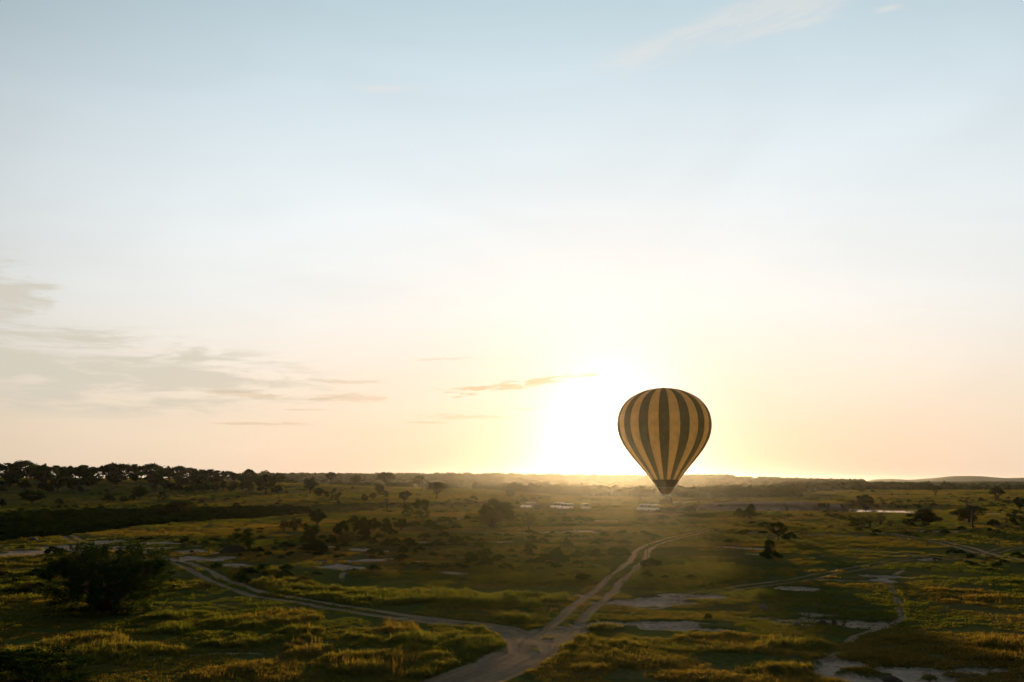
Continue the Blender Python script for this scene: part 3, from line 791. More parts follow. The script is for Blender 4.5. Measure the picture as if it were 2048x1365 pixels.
# --- the trees and bushes one by one: kind, foot x, foot y, width, height (photograph pixels), label, group
T = [
 # left middle ground
 ('round', 65, 1011, 46, 28, "dark round tree alone in the field at the far left, below the skyline wood"),
 ('bush', 118, 1010, 14, 12, "small dark bush to the right of the lone round tree at the far left"),
 ('bush', 4, 1015, 13, 15, "dark bush cut by the left edge above the river gully"),
 ('bush', 217, 1005, 23, 18, "dense roundish bush left of the low scrubby pair in the left field"),
 ('bush', 213, 985, 11, 6, "little bush in open grass below the left skyline wood"),
 ('bush', 248, 1006, 18, 12, "low lopsided bush just right of the dense roundish bush in the left field"),
 ('round', 278, 1003, 28, 29, "tallest leafy tree of the tight cluster in the left field"),
 ('bush', 265, 1003, 13, 14, "small bush on the left flank of the tight tree cluster in the left field"),
 ('bush', 291, 990, 14, 11, "bush behind the right flank of the tight tree cluster in the left field"),
 ('tall', 323, 1005, 14, 20, "narrow upright bush standing alone between the field cluster and the gully tree"),
 ('wind', 352, 1040, 66, 42, "wide windswept tree growing out of the river gully at left"),
 ('bush', 386, 1003, 14, 6, "low flat bush right of the windswept gully tree"),
 ('tall', 426, 1002, 9, 11, "tiny upright bush like a stump in the open left field"),
 ('bush', 455, 1001, 14, 5, "flat dark bushlet on the open field left of the big spreading tree"),
 ('bush', 475, 998, 14, 6, "second flat bushlet nearer the big spreading tree"),
 ('round', 85, 985, 24, 20, "leftmost tree of the dark clump under the left skyline wood", 'dark clump of trees below the left skyline'),
 ('round', 115, 987, 28, 32, "tallest tree of the dark clump under the left skyline wood", 'dark clump of trees below the left skyline'),
 ('round', 146, 986, 30, 28, "broad tree at the right end of the dark clump under the left skyline wood", 'dark clump of trees below the left skyline'),
 ('bush', 100, 986, 18, 16, "bush between the left and tallest trees of the dark clump", 'dark clump of trees below the left skyline'),
 ('bush', 160, 987, 14, 14, "small bush closing the right end of the dark clump", 'dark clump of trees below the left skyline'),
 ('round', 28, 969, 40, 24, "broad dark tree at the left edge below the skyline"),
 ('bush', 6, 985, 14, 12, "small dark bush at the left edge beside the broad dark tree"),
]
row = [(308, 984, 14, 14), (330, 985, 18, 22), (342, 985, 14, 14), (356, 984, 17, 14), (372, 986, 14, 10), (385, 985, 20, 17), (398, 985, 14, 12), (407, 984, 24, 17), (430, 985, 20, 16), (447, 984, 14, 22), (462, 986, 18, 13), (472, 978, 12, 12), (486, 985, 18, 20), (500, 990, 15, 24), (520, 986, 14, 12)]
for i, (x, y, w, h) in enumerate(row):
    T.append((('round', 'bush')[i % 2] if h < 20 else 'round', x, y, w, h, "%s dark tree from the left in the broken row below the left skyline" % ORD[i], 'broken row of trees below the left skyline'))
T += [
 # centre left field
 ('round', 532, 989, 42, 38, "big spreading dark tree, largest on the slope left of centre"),
 ('bush', 554, 988, 24, 17, "bush at the right foot of the big spreading dark tree"),
 ('round', 558, 968, 24, 22, "rounded tree on the crest behind the big spreading dark tree"),
 ('round', 531, 962, 22, 20, "paler tree topping the crest above the big spreading dark tree"),
 ('loose', 577, 967, 18, 14, "small tree on the crest, left of the pair of round crest trees"),
 ('round', 596, 967, 22, 16, "low round tree on the crest behind the fan-shaped tree"),
 ('round', 620, 989, 33, 32, "fan-shaped dark tree with broad crown, right of the big spreading tree"),
 ('round', 637, 999, 20, 22, "round tree touching the lower right of the fan-shaped tree"),
 ('round', 653, 999, 12, 17, "slim small tree with bare stem right of the round tree"),
 ('tall', 671, 998, 18, 20, "ragged upright bush right of the slim small tree"),
 ('bush', 677, 1010, 10, 8, "small bush at the edge of the gully scrub below the ragged upright bush"),
 ('bush', 573, 988, 6, 7, "tiny bush in the grass between spreading tree and fan-shaped tree"),
 ('bush', 576, 977, 12, 4, "flat bushlet high on the slope left of the fan-shaped tree"),
 ('umbrella', 662, 971, 21, 26, "tall round-headed acacia on its own bare trunk against the far ridge"),
 ('bush', 640, 968, 8, 8, "first tiny bush left of the bare-trunked acacia on the crest"),
 ('bush', 649, 969, 11, 11, "small bush close to the trunk of the bare-trunked acacia, left side"),
 ('bush', 676, 970, 13, 8, "small bush close to the trunk of the bare-trunked acacia, right side"),
 ('loose', 695, 970, 10, 8, "small thin tree between the two round-headed crest acacias"),
 ('round', 712, 972, 23, 21, "round-headed crest tree with a skirt of bush at its foot"),
 ('bush', 731, 972, 13, 9, "bush right of the skirted round-headed crest tree"),
 ('bush', 742, 972, 10, 11, "upright bush just left of the umbrella acacia"),
 ('umbrella', 771, 974, 40, 28, "broad flat umbrella acacia on the crest, widest of the skyline acacias"),
 ('bush', 784, 975, 12, 9, "bush at the right foot of the broad umbrella acacia"),
 ('loose', 805, 974, 10, 13, "small loose tree between the umbrella acacia and the feathery acacia"),
 ('bush', 815, 975, 8, 6, "tiny pale bush right of the small loose tree on the crest"),
 ('loose', 838, 976, 32, 25, "feathery open-crowned acacia right of the umbrella acacia"),
 ('umbrella', 873, 999, 42, 34, "big dark umbrella acacia standing lower in the field, left of the vehicles"),
 ('loose', 897, 977, 15, 13, "hazy small tree behind the big dark umbrella acacia"),
 ('loose', 844, 984, 6, 9, "tiny sapling left of the big dark umbrella acacia"),
 ('round', 759, 992, 21, 22, "barrel-shaped tree in the field under the umbrella acacia"),
 ('bush', 770, 992, 14, 11, "low bush leaning on the barrel-shaped tree"),
 ('bush', 729, 1005, 15, 17, "oval bush, left of the three round ones in mid field"),
 ('round', 746, 1001, 15, 15, "small round tree between the oval bush and the barrel-shaped tree"),
 ('dead', 716, 1005, 4, 9, "thin dead stump left of the oval bush"),
 ('dead', 704, 1002, 5, 9, "second thin dead stump, leftmost in mid field"),
 ('round', 809, 1008, 25, 25, "ball-shaped tree on the near side of the field above the tall dark bush"),
 ('round', 774, 997, 10, 9, "little ball-shaped tree just above the bare snag"),
 ('dead', 774, 1022, 22, 28, "bare forked snag rising from the gully scrub"),
 ('bush', 705, 979, 8, 6, "small bush on the slope below the crest acacias"),
 ('tall', 943, 1009, 24, 16, "feathery bush on the gully lip left of the vehicles"),
 ('bush', 980, 981, 20, 9, "left one of two low hazy bushes beyond the field"),
 ('bush', 998, 981, 13, 7, "right one of two low hazy bushes beyond the field"),
 ('round', 1020, 999, 18, 18, "round tree just left above the first vehicle"),
 # middle distance bushes
 ('tall', 814, 1034, 20, 24, "upright dark bush standing left of the tall dark double bush"),
 ('tall', 843, 1037, 34, 37, "tall dark bush with two heads in the middle of the plain"),
 ('bush', 994, 1044, 66, 46, "broad dark bush behind the brown thorn thicket"),
 ('thorn', 985, 1054, 56, 36, "domed brown thorn thicket in front of the broad dark bush"),
 ('bush', 935, 1038, 14, 8, "single small bush left of the brown thorn thicket"),
 ('round', 633, 1057, 37, 36, "round black-green tree over the scrub left of the bush group"),
 ('thorn', 568, 1064, 19, 25, "left one of two ragged thin bushes left of the round black-green tree"),
 ('thorn', 591, 1064, 27, 30, "right one of two ragged thin bushes left of the round black-green tree"),
 ('bush', 610, 1056, 13, 10, "small bush tucked left of the round black-green tree"),
 ('tall', 622, 1101, 50, 48, "large shaggy bush below the round black-green tree"),
 ('bush', 626, 1103, 60, 16, "low skirt of scrub at the foot of the large shaggy bush"),
 ('bush', 682, 1072, 30, 30, "tall dark bush at the left end of the bush group"),
 ('bush', 708, 1051, 25, 20, "upper left bush of the bush group"),
 ('bush', 722, 1066, 34, 30, "wide green bush in the heart of the bush group"),
 ('bush', 747, 1063, 28, 27, "full bush at the top right of the heart of the bush group"),
 ('bush', 730, 1073, 28, 18, "low bush at the front of the heart of the bush group"),
 ('bush', 773, 1067, 22, 25, "leaning bush right of the heart of the bush group"),
 ('bush', 786, 1071, 21, 13, "low bush at the foot of the leaning bush"),
 ('bush', 802, 1060, 28, 22, "pyramid bush right of the leaning bush"),
 ('bush', 773, 1046, 17, 9, "low bush above the pyramid bush, left of two"),
 ('bush', 788, 1042, 11, 7, "low bush above the pyramid bush, right of two"),
 ('bush', 827, 1055, 28, 13, "wide low bush right of the pyramid bush"),
 ('bush', 862, 1057, 30, 16, "dense low bush in the middle of the right-hand line of bushes"),
 ('bush', 888, 1046, 28, 13, "bush at the upper right of the right-hand line of bushes"),
 ('bush', 880, 1061, 34, 11, "low trailing bush below the upper right one"),
 ('bush', 913, 1059, 23, 12, "last bush at the right end of the line of bushes"),
 ('bush', 886, 1077, 24, 14, "compact bush below the right-hand line of bushes"),
 ('bush', 912, 1088, 33, 16, "broad compact bush, lowest right of the bush group"),
 ('bush', 872, 1091, 20, 10, "small low bush left of the broad compact bush"),
 ('bush', 849, 1080, 27, 14, "pointed low bush left of the compact bush"),
 ('bush', 820, 1091, 24, 15, "round low bush in front of the pyramid bush"),
 ('bush', 772, 1093, 26, 15, "wide low bush, left of the round low one at the front"),
 ('bush', 790, 1088, 20, 12, "bush overlapping the wide low bush on its right"),
 ('bush', 747, 1089, 17, 14, "small rounded bush at the front centre of the bush group"),
 ('bush', 732, 1083, 19, 20, "upright bush behind the small rounded front bush"),
 ('thorn', 692, 1093, 34, 30, "thin greyish thorn bush at the front left of the bush group"),
 ('bush', 664, 1089, 24, 14, "spreading low bush right of the large shaggy bush"),
 ('bush', 674, 1104, 13, 10, "small bush beside the little pale mud patch"),
 ('bush', 942, 1118, 28, 14, "left one of three bushes in the middle foreground"),
 ('bush', 971, 1112, 29, 14, "upper one of three bushes in the middle foreground"),
 ('bush', 974, 1134, 32, 20, "lowest and largest of three bushes in the middle foreground"),
 ('loose', 1057, 1059, 30, 34, "thin open thorn tree below the first vehicle"),
 ('bush', 1048, 1006, 16, 12, "bush directly behind the first vehicle"),
 ('bush', 1035, 1011, 9, 11, "small bush left of the first vehicle"),
 ('bush', 1066, 1003, 14, 10, "brownish bush behind the trailer"),
 ('bush', 1134, 1047, 27, 13, "dark low bush below the paired vehicles, left of a trailing scrub line"),
 ('bush', 1160, 1041, 22, 10, "trailing scrub right of the dark low bush below the vehicles"),
 ('bush', 1181, 1042, 20, 6, "flat end of the scrub line below the single vehicle"),
 ('bush', 1134, 1090, 15, 14, "little dark bush alone on the sunlit sward left of the straight track"),
 ('bush', 1090, 1123, 32, 15, "left low bush of the dark bush row beside the straight track"),
 ('bush', 1112, 1125, 30, 31, "tallest bush of the dark bush row beside the straight track"),
 ('bush', 1128, 1125, 22, 16, "low bush joined to the right of the tallest in the row"),
 ('bush', 1148, 1118, 26, 13, "middle bush of the dark bush row beside the straight track"),
 ('bush', 1172, 1114, 20, 12, "narrow bush fourth in the row towards the track"),
 ('bush', 1193, 1117, 27, 18, "rounded bush fifth in the row towards the track"),
 ('dome', 1237, 1115, 46, 24, "large domed bush at the end of the row, next to the straight track"),
 ('bush', 1304, 1133, 44, 15, "dark low bush right of the straight track with a dead stem in it"),
 ('dead', 1295, 1122, 9, 26, "dead stem sticking out of the low bush right of the straight track"),
 ('bush', 1285, 1044, 24, 9, "low bush below the two glinting vehicles"),
 ('bush', 1327, 1040, 24, 9, "low bush below the basket, to the right of another"),
 ('dome', 1379, 1026, 30, 15, "dark hummock of a bush right of the balloon basket"),
 ('bush', 1345, 1024, 30, 9, "low green scrub directly below the balloon basket"),
 ('bush', 1325, 1024, 16, 8, "scrub at the right of the glinting vehicles"),
 ('bush', 1362, 1024, 16, 8, "scrub between the basket and the dark hummock bush"),
 ('bush', 1405, 1023, 16, 7, "flat bush right of the dark hummock bush"),
 ('bush', 1441, 1019, 10, 6, "tiny bush on the sunlit grass before the earth bank"),
 ('umbrella', 1282, 1002, 29, 25, "umbrella acacia glowing gold in the haze left of the basket"),
 ('loose', 1186, 996, 9, 11, "tiny gold-lit sapling between the single vehicle and the gold acacia"),
 ('round', 1038, 983, 17, 12, "hazy round tree in the valley above the first vehicle, left of two"),
 ('round', 1063, 984, 21, 12, "hazy round tree in the valley above the trailer"),
 ('bush', 1083, 985, 11, 9, "hazy small bush in the valley above the standing man"),
 ('bush', 1166, 985, 8, 6, "small hazy bush in the valley above the single vehicle"),
 ('bush', 1479, 1037, 22, 20, "left lower one of the pair of dark bushes right of the balloon"),
 ('bush', 1500, 1038, 27, 27, "right taller one of the pair of dark bushes right of the balloon"),
 ('bush', 1491, 1066, 24, 6, "low dark scrub on the grass right of the straight track's far end"),
 ('bush', 1526, 1069, 26, 6, "second strip of low scrub right of the first"),
 ('umbrella', 1605, 992, 17, 22, "slender umbrella tree on a tall thin stem behind the earth bank"),
 ('round', 1596, 996, 9, 11, "bush left of the slender umbrella tree behind the bank"),
 ('round', 1731, 1021, 32, 29, "heart-shaped dark tree standing in front of the bright river"),
 ('umbrella', 1872, 994, 21, 21, "lower left one of the two parasol trees above the river"),
 ('loose', 1892, 983, 18, 19, "upper right one of the two parasol trees above the river"),
 ('umbrella', 1957, 981, 9, 11, "tiny parasol tree on the field edge at the right"),
 ('umbrella', 1995, 1003, 27, 23, "flat umbrella acacia in the field near the right edge"),
 ('round', 1995, 981, 12, 8, "small round tree right behind the flat umbrella acacia"),
 ('round', 2016, 981, 13, 8, "small round tree on the field edge, rightmost"),
 ('round', 2040, 1024, 22, 26, "dark tree cut off by the right edge"),
 ('round', 1724, 986, 15, 8, "pale hazy bush on the far field above the heart-shaped tree"),
 ('bush', 1746, 986, 9, 6, "small dark bush on the far field right of the pale one"),
 ('bush', 1783, 992, 6, 5, "dot of a bush in the field above the river"),
 ('bush', 1935, 992, 7, 4, "dot of a bush in the field beyond the parasol trees"),
 ('loose', 1556, 1084, 38, 40, "small acacia with open crown in the right middle ground"),
 ('dead', 1541, 1083, 8, 14, "dead twiggy stem left of the small open acacia"),
 ('bush', 1579, 1082, 28, 17, "dark bush right of the small open acacia"),
 ('bush', 1577, 1034, 14, 7, "dark bush tuft on a low hummock beyond the small acacia"),
 ('bush', 1547, 1036, 10, 4, "flat bushlet on bare-topped grass beyond the small acacia"),
 ('bush', 1622, 1034, 10, 5, "leftmost of the green bush string before the river"),
 ('bush', 1655, 1034, 14, 8, "second of the green bush string before the river"),
 ('bush', 1671, 1036, 24, 8, "widest of the green bush string before the river"),
 ('bush', 1686, 1041, 16, 9, "lower right one of the green bush string before the river"),
 ('bush', 1699, 1035, 8, 4, "last little one of the green bush string before the river"),
 ('bush', 1706, 1042, 17, 7, "flat dark bush below the bush string"),
 ('bush', 1548, 1042, 11, 6, "small dark bush in the grass above the small open acacia"),
 ('tall', 1725, 1058, 34, 20, "dense grey bush left of the sparse twiggy bushes"),
 ('bush', 1708, 1055, 18, 12, "low bush on the left side of the dense grey bush"),
 ('thorn', 1740, 1052, 16, 24, "left sparse twiggy bush in the right middle ground"),
 ('thorn', 1762, 1051, 20, 25, "right sparse twiggy bush in the right middle ground"),
 ('thorn', 1781, 1052, 16, 11, "low twiggy bush next to the big domed bush"),
 ('dome', 1847, 1053, 58, 32, "big dark domed bush in the right middle ground"),
 ('bush', 1815, 1052, 24, 14, "low bush at the left flank of the big dark domed bush"),
 ('wind', 1938, 1046, 62, 34, "dark spreading thorn tree with a low hanging crown at the right"),
 ('dead', 1945, 1056, 26, 52, "bare leaning branch rising through the dark spreading thorn tree"),
 ('bush', 1987, 1054, 22, 14, "bush between the spreading thorn tree and the dead stick"),
 ('dead', 2004, 1050, 7, 13, "dead stick near the right edge"),
 ('tall', 2033, 1053, 32, 28, "dark bush near the right edge below the cut-off tree"),
 ('bush', 1685, 1062, 16, 5, "low scrub under the dense grey bush, beside the eastern track"),
 ('cone', 1540, 1118, 50, 42, "dark pointed bush with a spreading foot, right of the straight track"),
 ('bush', 1417, 1239, 14, 12, "small dark bush right of the pale mud patches"),
 ('tall', 482, 1106, 44, 46, "thorn tree with several stems on the dark earth mound"),
 ('loose', 456, 1097, 10, 22, "spindly sapling on the left shoulder of the dark earth mound"),
 ('loose', 497, 1106, 12, 26, "slim stem right of the thorn tree on the mound"),
 ('bush', 369, 1088, 20, 15, "small dark bush on the grass behind the left mud pans"),
 ('bush', 492, 1052, 7, 4, "speck of a bush on golden grass behind the left mud pans"),
 ('bush', 340, 1052, 9, 4, "speck of a bush at the near edge of the river gully"),
 ('bush', 516, 1106, 26, 12, "dark scrub right of the earth mound"),
 ('bush', 635, 1150, 22, 7, "flat weed in the grass above the winding track"),
 ('bush', 110, 1112, 38, 20, "leafy bush behind the left side of the great foreground shrub"),
 ('tall', 60, 1375, 190, 66, "dark tangled shrub in the bottom left corner"),
]
for row_ in T:
    kind, px, py, w, h, lab = row_[:6]
    plant(kind, px, py, w, h, lab, row_[6] if len(row_) > 6 else None)
# the great shrub of the foreground
hero = plant('tall', 212, 1222, 216, 122, "great dark shrub filling the left foreground beside the winding track", lod='hero', var=1)

# --- wood on the left skyline (trees standing on the crest): top y and width read off the photograph
sk = [(4, 931, 26), (22, 930, 28), (38, 930, 26), (55, 926, 42), (78, 932, 30), (92, 931, 26), (108, 936, 22), (123, 934, 26), (141, 934, 30), (160, 938, 26), (176, 933, 32), (192, 936, 26), (206, 937, 26), (220, 932, 24), (236, 928, 36),
      (256, 931, 30), (272, 931, 28), (290, 934, 24), (308, 930, 42), (330, 938, 24), (345, 934, 22), (364, 934, 34), (384, 937, 30), (398, 943, 20), (410, 940, 20), (428, 940, 34), (446, 943, 26), (462, 943, 24), (474, 946, 20), (488, 950, 22), (503, 939, 22), (515, 948, 18), (545, 950, 22)]
for i, (x, top, w) in enumerate(sk):
    d_ = 690 + 40 * ((i * 7) % 5) / 4
    q = at_dist(x, d_); zt = CAM_H + (962 - top) / FPX * d_
    h = (zt - gz(*q)) / d_ * FPX
    plant('umbrella' if i % 3 == 0 else 'round', x, 0, w * 1.05, max(h, 8), ("flat-topped acacia" if i % 3 == 0 else "round-crowned tree") + ", %s tree from the left edge along the left skyline" % ORD[i], 'trees of the left skyline wood', d=d_, lod='small' if w < 30 else 'mid')
rs = random.Random(5)
for i in range(64):
    x = rs.uniform(-20, 530)
    d_ = rs.uniform(600, 690) if x > 150 else rs.uniform(560, 690)
    w = rs.uniform(16, 36) * (1 if x < 420 else .7)
    plant(('round', 'umbrella', 'bush')[i % 3], x, 0, w, w * rs.uniform(.6, .85), "dark tree inside the dense wood climbing to the left skyline", 'trees on the slope of the left skyline wood', d=d_, lod='small')

# ------------------------------------------------------------------ scatter helper: many small copies of a few meshes, for growth nobody could count
def scatter(name, P, scl, rot, tint_, protos, label):
    pc = bpy.data.collections.new(name + '_kinds')
    for i, me_ in enumerate(protos):
        o_ = bpy.data.objects.new('%s_kind_%d' % (name, i), me_); pc.objects.link(o_)
    me = bpy.data.meshes.new(name)
    me.vertices.add(len(P)); me.vertices.foreach_set('co', np.asarray(P, np.float32).ravel())
    a_ = me.attributes.new('scl', 'FLOAT_VECTOR', 'POINT'); a_.data.foreach_set('vector', np.asarray(scl, np.float32).ravel())
    a_ = me.attributes.new('rot', 'FLOAT_VECTOR', 'POINT'); r_ = np.zeros((len(P), 3), np.float32); r_[:, 2] = rot; a_.data.foreach_set('vector', r_.ravel())
    a_ = me.attributes.new('tint', 'FLOAT', 'POINT'); a_.data.foreach_set('value', np.asarray(tint_, np.float32))
    a_ = me.attributes.new('idx', 'INT', 'POINT'); a_.data.foreach_set('value', np.random.default_rng(3).integers(0, len(protos), len(P)).astype(np.int32))
    o = link(name, me); tag(o, label, kind='stuff')
    ng = bpy.data.node_groups.new(name, 'GeometryNodeTree')
    ng.interface.new_socket('Geometry', in_out='INPUT', socket_type='NodeSocketGeometry')
    ng.interface.new_socket('Geometry', in_out='OUTPUT', socket_type='NodeSocketGeometry')
    gi, go = ng.nodes.new('NodeGroupInput'), ng.nodes.new('NodeGroupOutput')
    ci = ng.nodes.new('GeometryNodeCollectionInfo'); ci.inputs['Collection'].default_value = pc
    ci.inputs['Separate Children'].default_value = True; ci.inputs['Reset Children'].default_value = True
    ip = ng.nodes.new('GeometryNodeInstanceOnPoints'); ip.inputs['Pick Instance'].default_value = True
    def na_(nm, typ):
        n = ng.nodes.new('GeometryNodeInputNamedAttribute'); n.data_type = typ; n.inputs['Name'].default_value = nm; return n.outputs['Attribute']
    ng.links.new(gi.outputs[0], ip.inputs['Points']); ng.links.new(ci.outputs[0], ip.inputs['Instance'])
    ng.links.new(na_('idx', 'INT'), ip.inputs['Instance Index'])
    ng.links.new(na_('rot', 'FLOAT_VECTOR'), ip.inputs['Rotation']); ng.links.new(na_('scl', 'FLOAT_VECTOR'), ip.inputs['Scale'])
    ng.links.new(ip.outputs[0], go.inputs[0])
    md = o.modifiers.new('scatter', 'NODES'); md.node_group = ng
    return o

GRASS = leaf_mat('grass_blade', (.064, .080, .022), (.125, .090, .036), .52, (2.2, 1.95, .65), tint=True)
def tuft(seed, n, spread, lean, wid, hvar=.5):
    rg = np.random.default_rng(seed); V_, F_ = [], []
    for i in range(n):
        a = rg.uniform(0, 2 * PI); r = spread * math.sqrt(rg.random()); x, y = r * math.cos(a), r * math.sin(a)
        h = 1 - hvar * rg.random() - .3 * (r / spread)
        a2 = a + rg.uniform(-1, 1); L = lean * rg.uniform(.2, 1) * h
        dx, dy = math.cos(a2), math.sin(a2); sx, sy = -dy * wid / 2, dx * wid / 2
        if rg.random() < .5: sx, sy = wid / 2 * rg.uniform(.5, 1), wid / 2 * rg.uniform(-1, 1)
        q = len(V_)
        V_ += [(x - sx, y - sy, -.08), (x + sx, y + sy, -.08), (x + sx * .8 + dx * L * .35, y + sy * .8 + dy * L * .35, h * .6), (x - sx * .8 + dx * L * .35, y - sy * .8 + dy * L * .35, h * .6), (x + dx * L, y + dy * L, h)]
        F_ += [(q, q + 1, q + 2), (q, q + 2, q + 3), (q + 3, q + 2, q + 4)]
    return fast_mesh('tuft', np.array(V_), np.array(F_), GRASS, False)
TUFTS = [tuft(s, 26, .42, .45, .075) for s in range(4)]
TURF = [tuft(20 + s, 18, .50, .30, .060, .7) for s in range(4)]
def sample(n, dmin, dmax, seed, spread=36.0):
    rg = np.random.default_rng(seed)
    a = np.radians(rg.uniform(-spread, spread, n)); d = dmin * (dmax / dmin) ** rg.random(n)
    return np.sin(a) * d, np.cos(a) * d, d, rg
# short sward everywhere near
x, y, d, rg = sample(230000, 34, 1000, 1)
dm, _w = dirt_mask(x, y); pm = pan_mask(x, y)
keep = (dm + .35 * (rg.random(len(x)) - .5) < .30) & (pm + .7 * (rg.random(len(x)) - .5) < .34) & (fbm(x, y, 2.6, 3, 131) > .42) & (fbm(x, y, 17, 4, 137) > .35)
x, y, d, dm, pm = x[keep], y[keep], d[keep], dm[keep], pm[keep]
h_, tn = tall_mask(x, y)
z = ground_z(x, y, dm, pm)
s = (.10 + .10 * fbm(x, y, 6, 3, 141)) * rg.uniform(.6, 1.3, len(x))
w = np.minimum(.26 + d * .0042, 3.2); s = s * (1 + np.minimum(np.maximum(d - 60, 0), 420) / 130)
tint_ = np.clip(3.2 * (fbm(x, y, 14, 4, 151) - .5) + .34 + .4 * (tn - .4) + rg.uniform(-.25, .25, len(x)), 0, 1)
scatter('short_grass', np.stack([x, y, z], 1), np.stack([w, w, s], 1), rg.uniform(0, 6.28, len(x)), tint_, TURF, 'short grazed grass covering the plain')
# tall stands
x, y, d, rg = sample(200000, 36, 480, 2)
h_, tn = tall_mask(x, y)
keep = h_ > rg.random(len(x)) * .5 + .28
x, y, d, h_, tn = x[keep], y[keep], d[keep], h_[keep], tn[keep]
dm, _w = dirt_mask(x, y); pm = pan_mask(x, y)
keep = (dm < .18) & (pm < .2)
x, y, d, h_, tn, dm, pm = [v[keep] for v in (x, y, d, h_, tn, dm, pm)]
hum = fbm(x, y, 1.8, 2, 161)
keep = hum > .36
x, y, d, h_, tn, dm, pm, hum = [v[keep] for v in (x, y, d, h_, tn, dm, pm, hum)]
n_ = len(x); rg = np.random.default_rng(9)
z = ground_z(x, y, dm, pm)
s = (.22 + .62 * h_ * sst(hum, .3, .75)) * rg.uniform(.6, 1.25, n_) * np.where(tn > .6, .62, .82)
w = (.38 + d * .0030) * rg.uniform(.7, 1.3, n_)
tint_ = np.clip(tn + .6 * (fbm(x, y, 5, 3, 171) - .5) + rg.uniform(-.2, .2, n_), 0, 1)
scatter('tall_grass', np.stack([x, y, z], 1), np.stack([w, w, s], 1), rg.uniform(0, 6.28, n_), tint_, TUFTS, 'clumps of tall green and straw-coloured grass')
print('tall', n_)
# dry seed stalks standing over the clumps near by
x, y, d, rg = sample(26000, 36, 110, 7)
h_, tn = tall_mask(x, y); dm, _w = dirt_mask(x, y); pm = pan_mask(x, y)
keep = (h_ > .45) & (tn > .45) & (dm < .1) & (pm < .1) & (rg.random(len(x)) < .25)
x, y, d, h_, dm, pm = [v[keep] for v in (x, y, d, h_, dm, pm)]
STALK = [tuft(40 + s, 5, .4, .25, .028, .4) for s in range(3)]
z = ground_z(x, y, dm, pm); s = rg.uniform(.6, 1.1, len(x)) * np.clip(h_, .5, 1.2)
scatter('dry_stalks', np.stack([x, y, z], 1), np.stack([s * .8, s * .8, s], 1), rg.uniform(0, 6.28, len(x)), np.clip(rg.uniform(.7, 1.2, len(x)), 0, 1), STALK, 'thin dry seed stalks over the clumped grass')
# scrub filling the river gully
rg = np.random.default_rng(12)
x, y, d, _ = sample(26000, 150, 480, 12)
g_ = gully(bearing(x, y), d); k = (g_ > .30) & (rg.random(len(x)) < .34)
x, y, d, g_ = x[k], y[k], d[k], g_[k]
w = rg.uniform(1.6, 7.0, len(x)); s = rg.uniform(.7, 3.6, len(x)) * (.55 + .3 * sst(w, 2, 7)) * (.4 + .5 * g_) * (.5 + fbm(x, y, 20, 3, 77))
BUSHES = [plant_meshes('bush', v_, 'small')[1] for v_ in range(3)]
scatter('gully_scrub', np.stack([x, y, ground_z(x, y)], 1), np.stack([w, w, s], 1), rg.uniform(0, 6.28, len(x)), rg.random(len(x)), BUSHES, 'dense dark scrub filling the winding river gully')
print('gully', len(x))
# woods beyond the plain that read as one mass
def wood(name, label, u0, u1, d0, d1, n, wr, hr, kinds, seed, dens=None):
    rg = np.random.default_rng(seed)
    u = rg.uniform(u0, u1, n); d_ = rg.uniform(d0, d1, n)
    if dens is not None: k = dens(u, d_, rg); u, d_ = u[k], d_[k]
    t = (u - 1024) / FPX; nn = np.hypot(t, 1); x, y = t / nn * d_, d_ / nn
    w = rg.uniform(*wr, len(x)); h = w * rg.uniform(*hr, len(x))
    scatter(name, np.stack([x, y, relief(x, y) - .28 * h], 1), np.stack([w, w, h], 1), rg.uniform(0, 6.28, len(x)), rg.random(len(x)), [plant_meshes(k_, v_, 'tiny')[1] for k_ in kinds for v_ in range(2)], label)
cl = lambda wl, thr, sd: (lambda u, d_, rg: fbm(u, d_ * .3, wl, 3, sd) > thr)
wood('valley_wood', 'hazy belt of trees along the far river, behind the balloon basket', 1000, 1590, 610, 780, 1700, (7, 14), (.55, .85), ['round', 'bush'], 21,
     lambda u, d_, rg: (rg.random(len(u)) < np.interp(u, [1000, 1060, 1110, 1300, 1380, 1560, 1590], [.0, .25, .5, .5, 1, 1, .2])) & (d_ > np.interp(u, [1000, 1350, 1600], [700, 640, 610])))
wood('ridge_wood', 'far wooded ridge paling into the haze', 480, 1720, 1650, 2250, 5200, (7, 17), (.45, .75), ['round', 'umbrella'], 22, cl(60, .36, 3))
wood('eastern_wood', 'hazy wood running down to the right of the balloon', 1560, 1850, 900, 1250, 800, (9, 17), (.5, .8), ['round', 'umbrella'], 23, lambda u, d_, rg: rg.random(len(u)) < np.interp(u, [1560, 1700, 1790, 1850], [1, 1, .5, .2]))
wood('far_scrub', 'thin scrub dotted over the hazy valley', 560, 1600, 820, 1600, 900, (5, 12), (.5, .8), ['round', 'bush'], 24, cl(50, .5, 9))
wood('bank_scrub', 'low scrub along the far river bank at the right', 1590, 2060, 404, 540, 700, (1.2, 3.2), (.3, .5), ['bush'], 25, lambda u, d_, rg: (fbm(u, d_, 40, 3, 19) > .42) & (rg.random(len(u)) < np.interp(d_, [400, 470, 520], [.9, .5, .1])))
wood('field_scrub', 'small scattered scrub on the far fields', 1700, 2080, 1000, 1560, 300, (6, 13), (.4, .7), ['round', 'bush'], 26, cl(50, .45, 29))
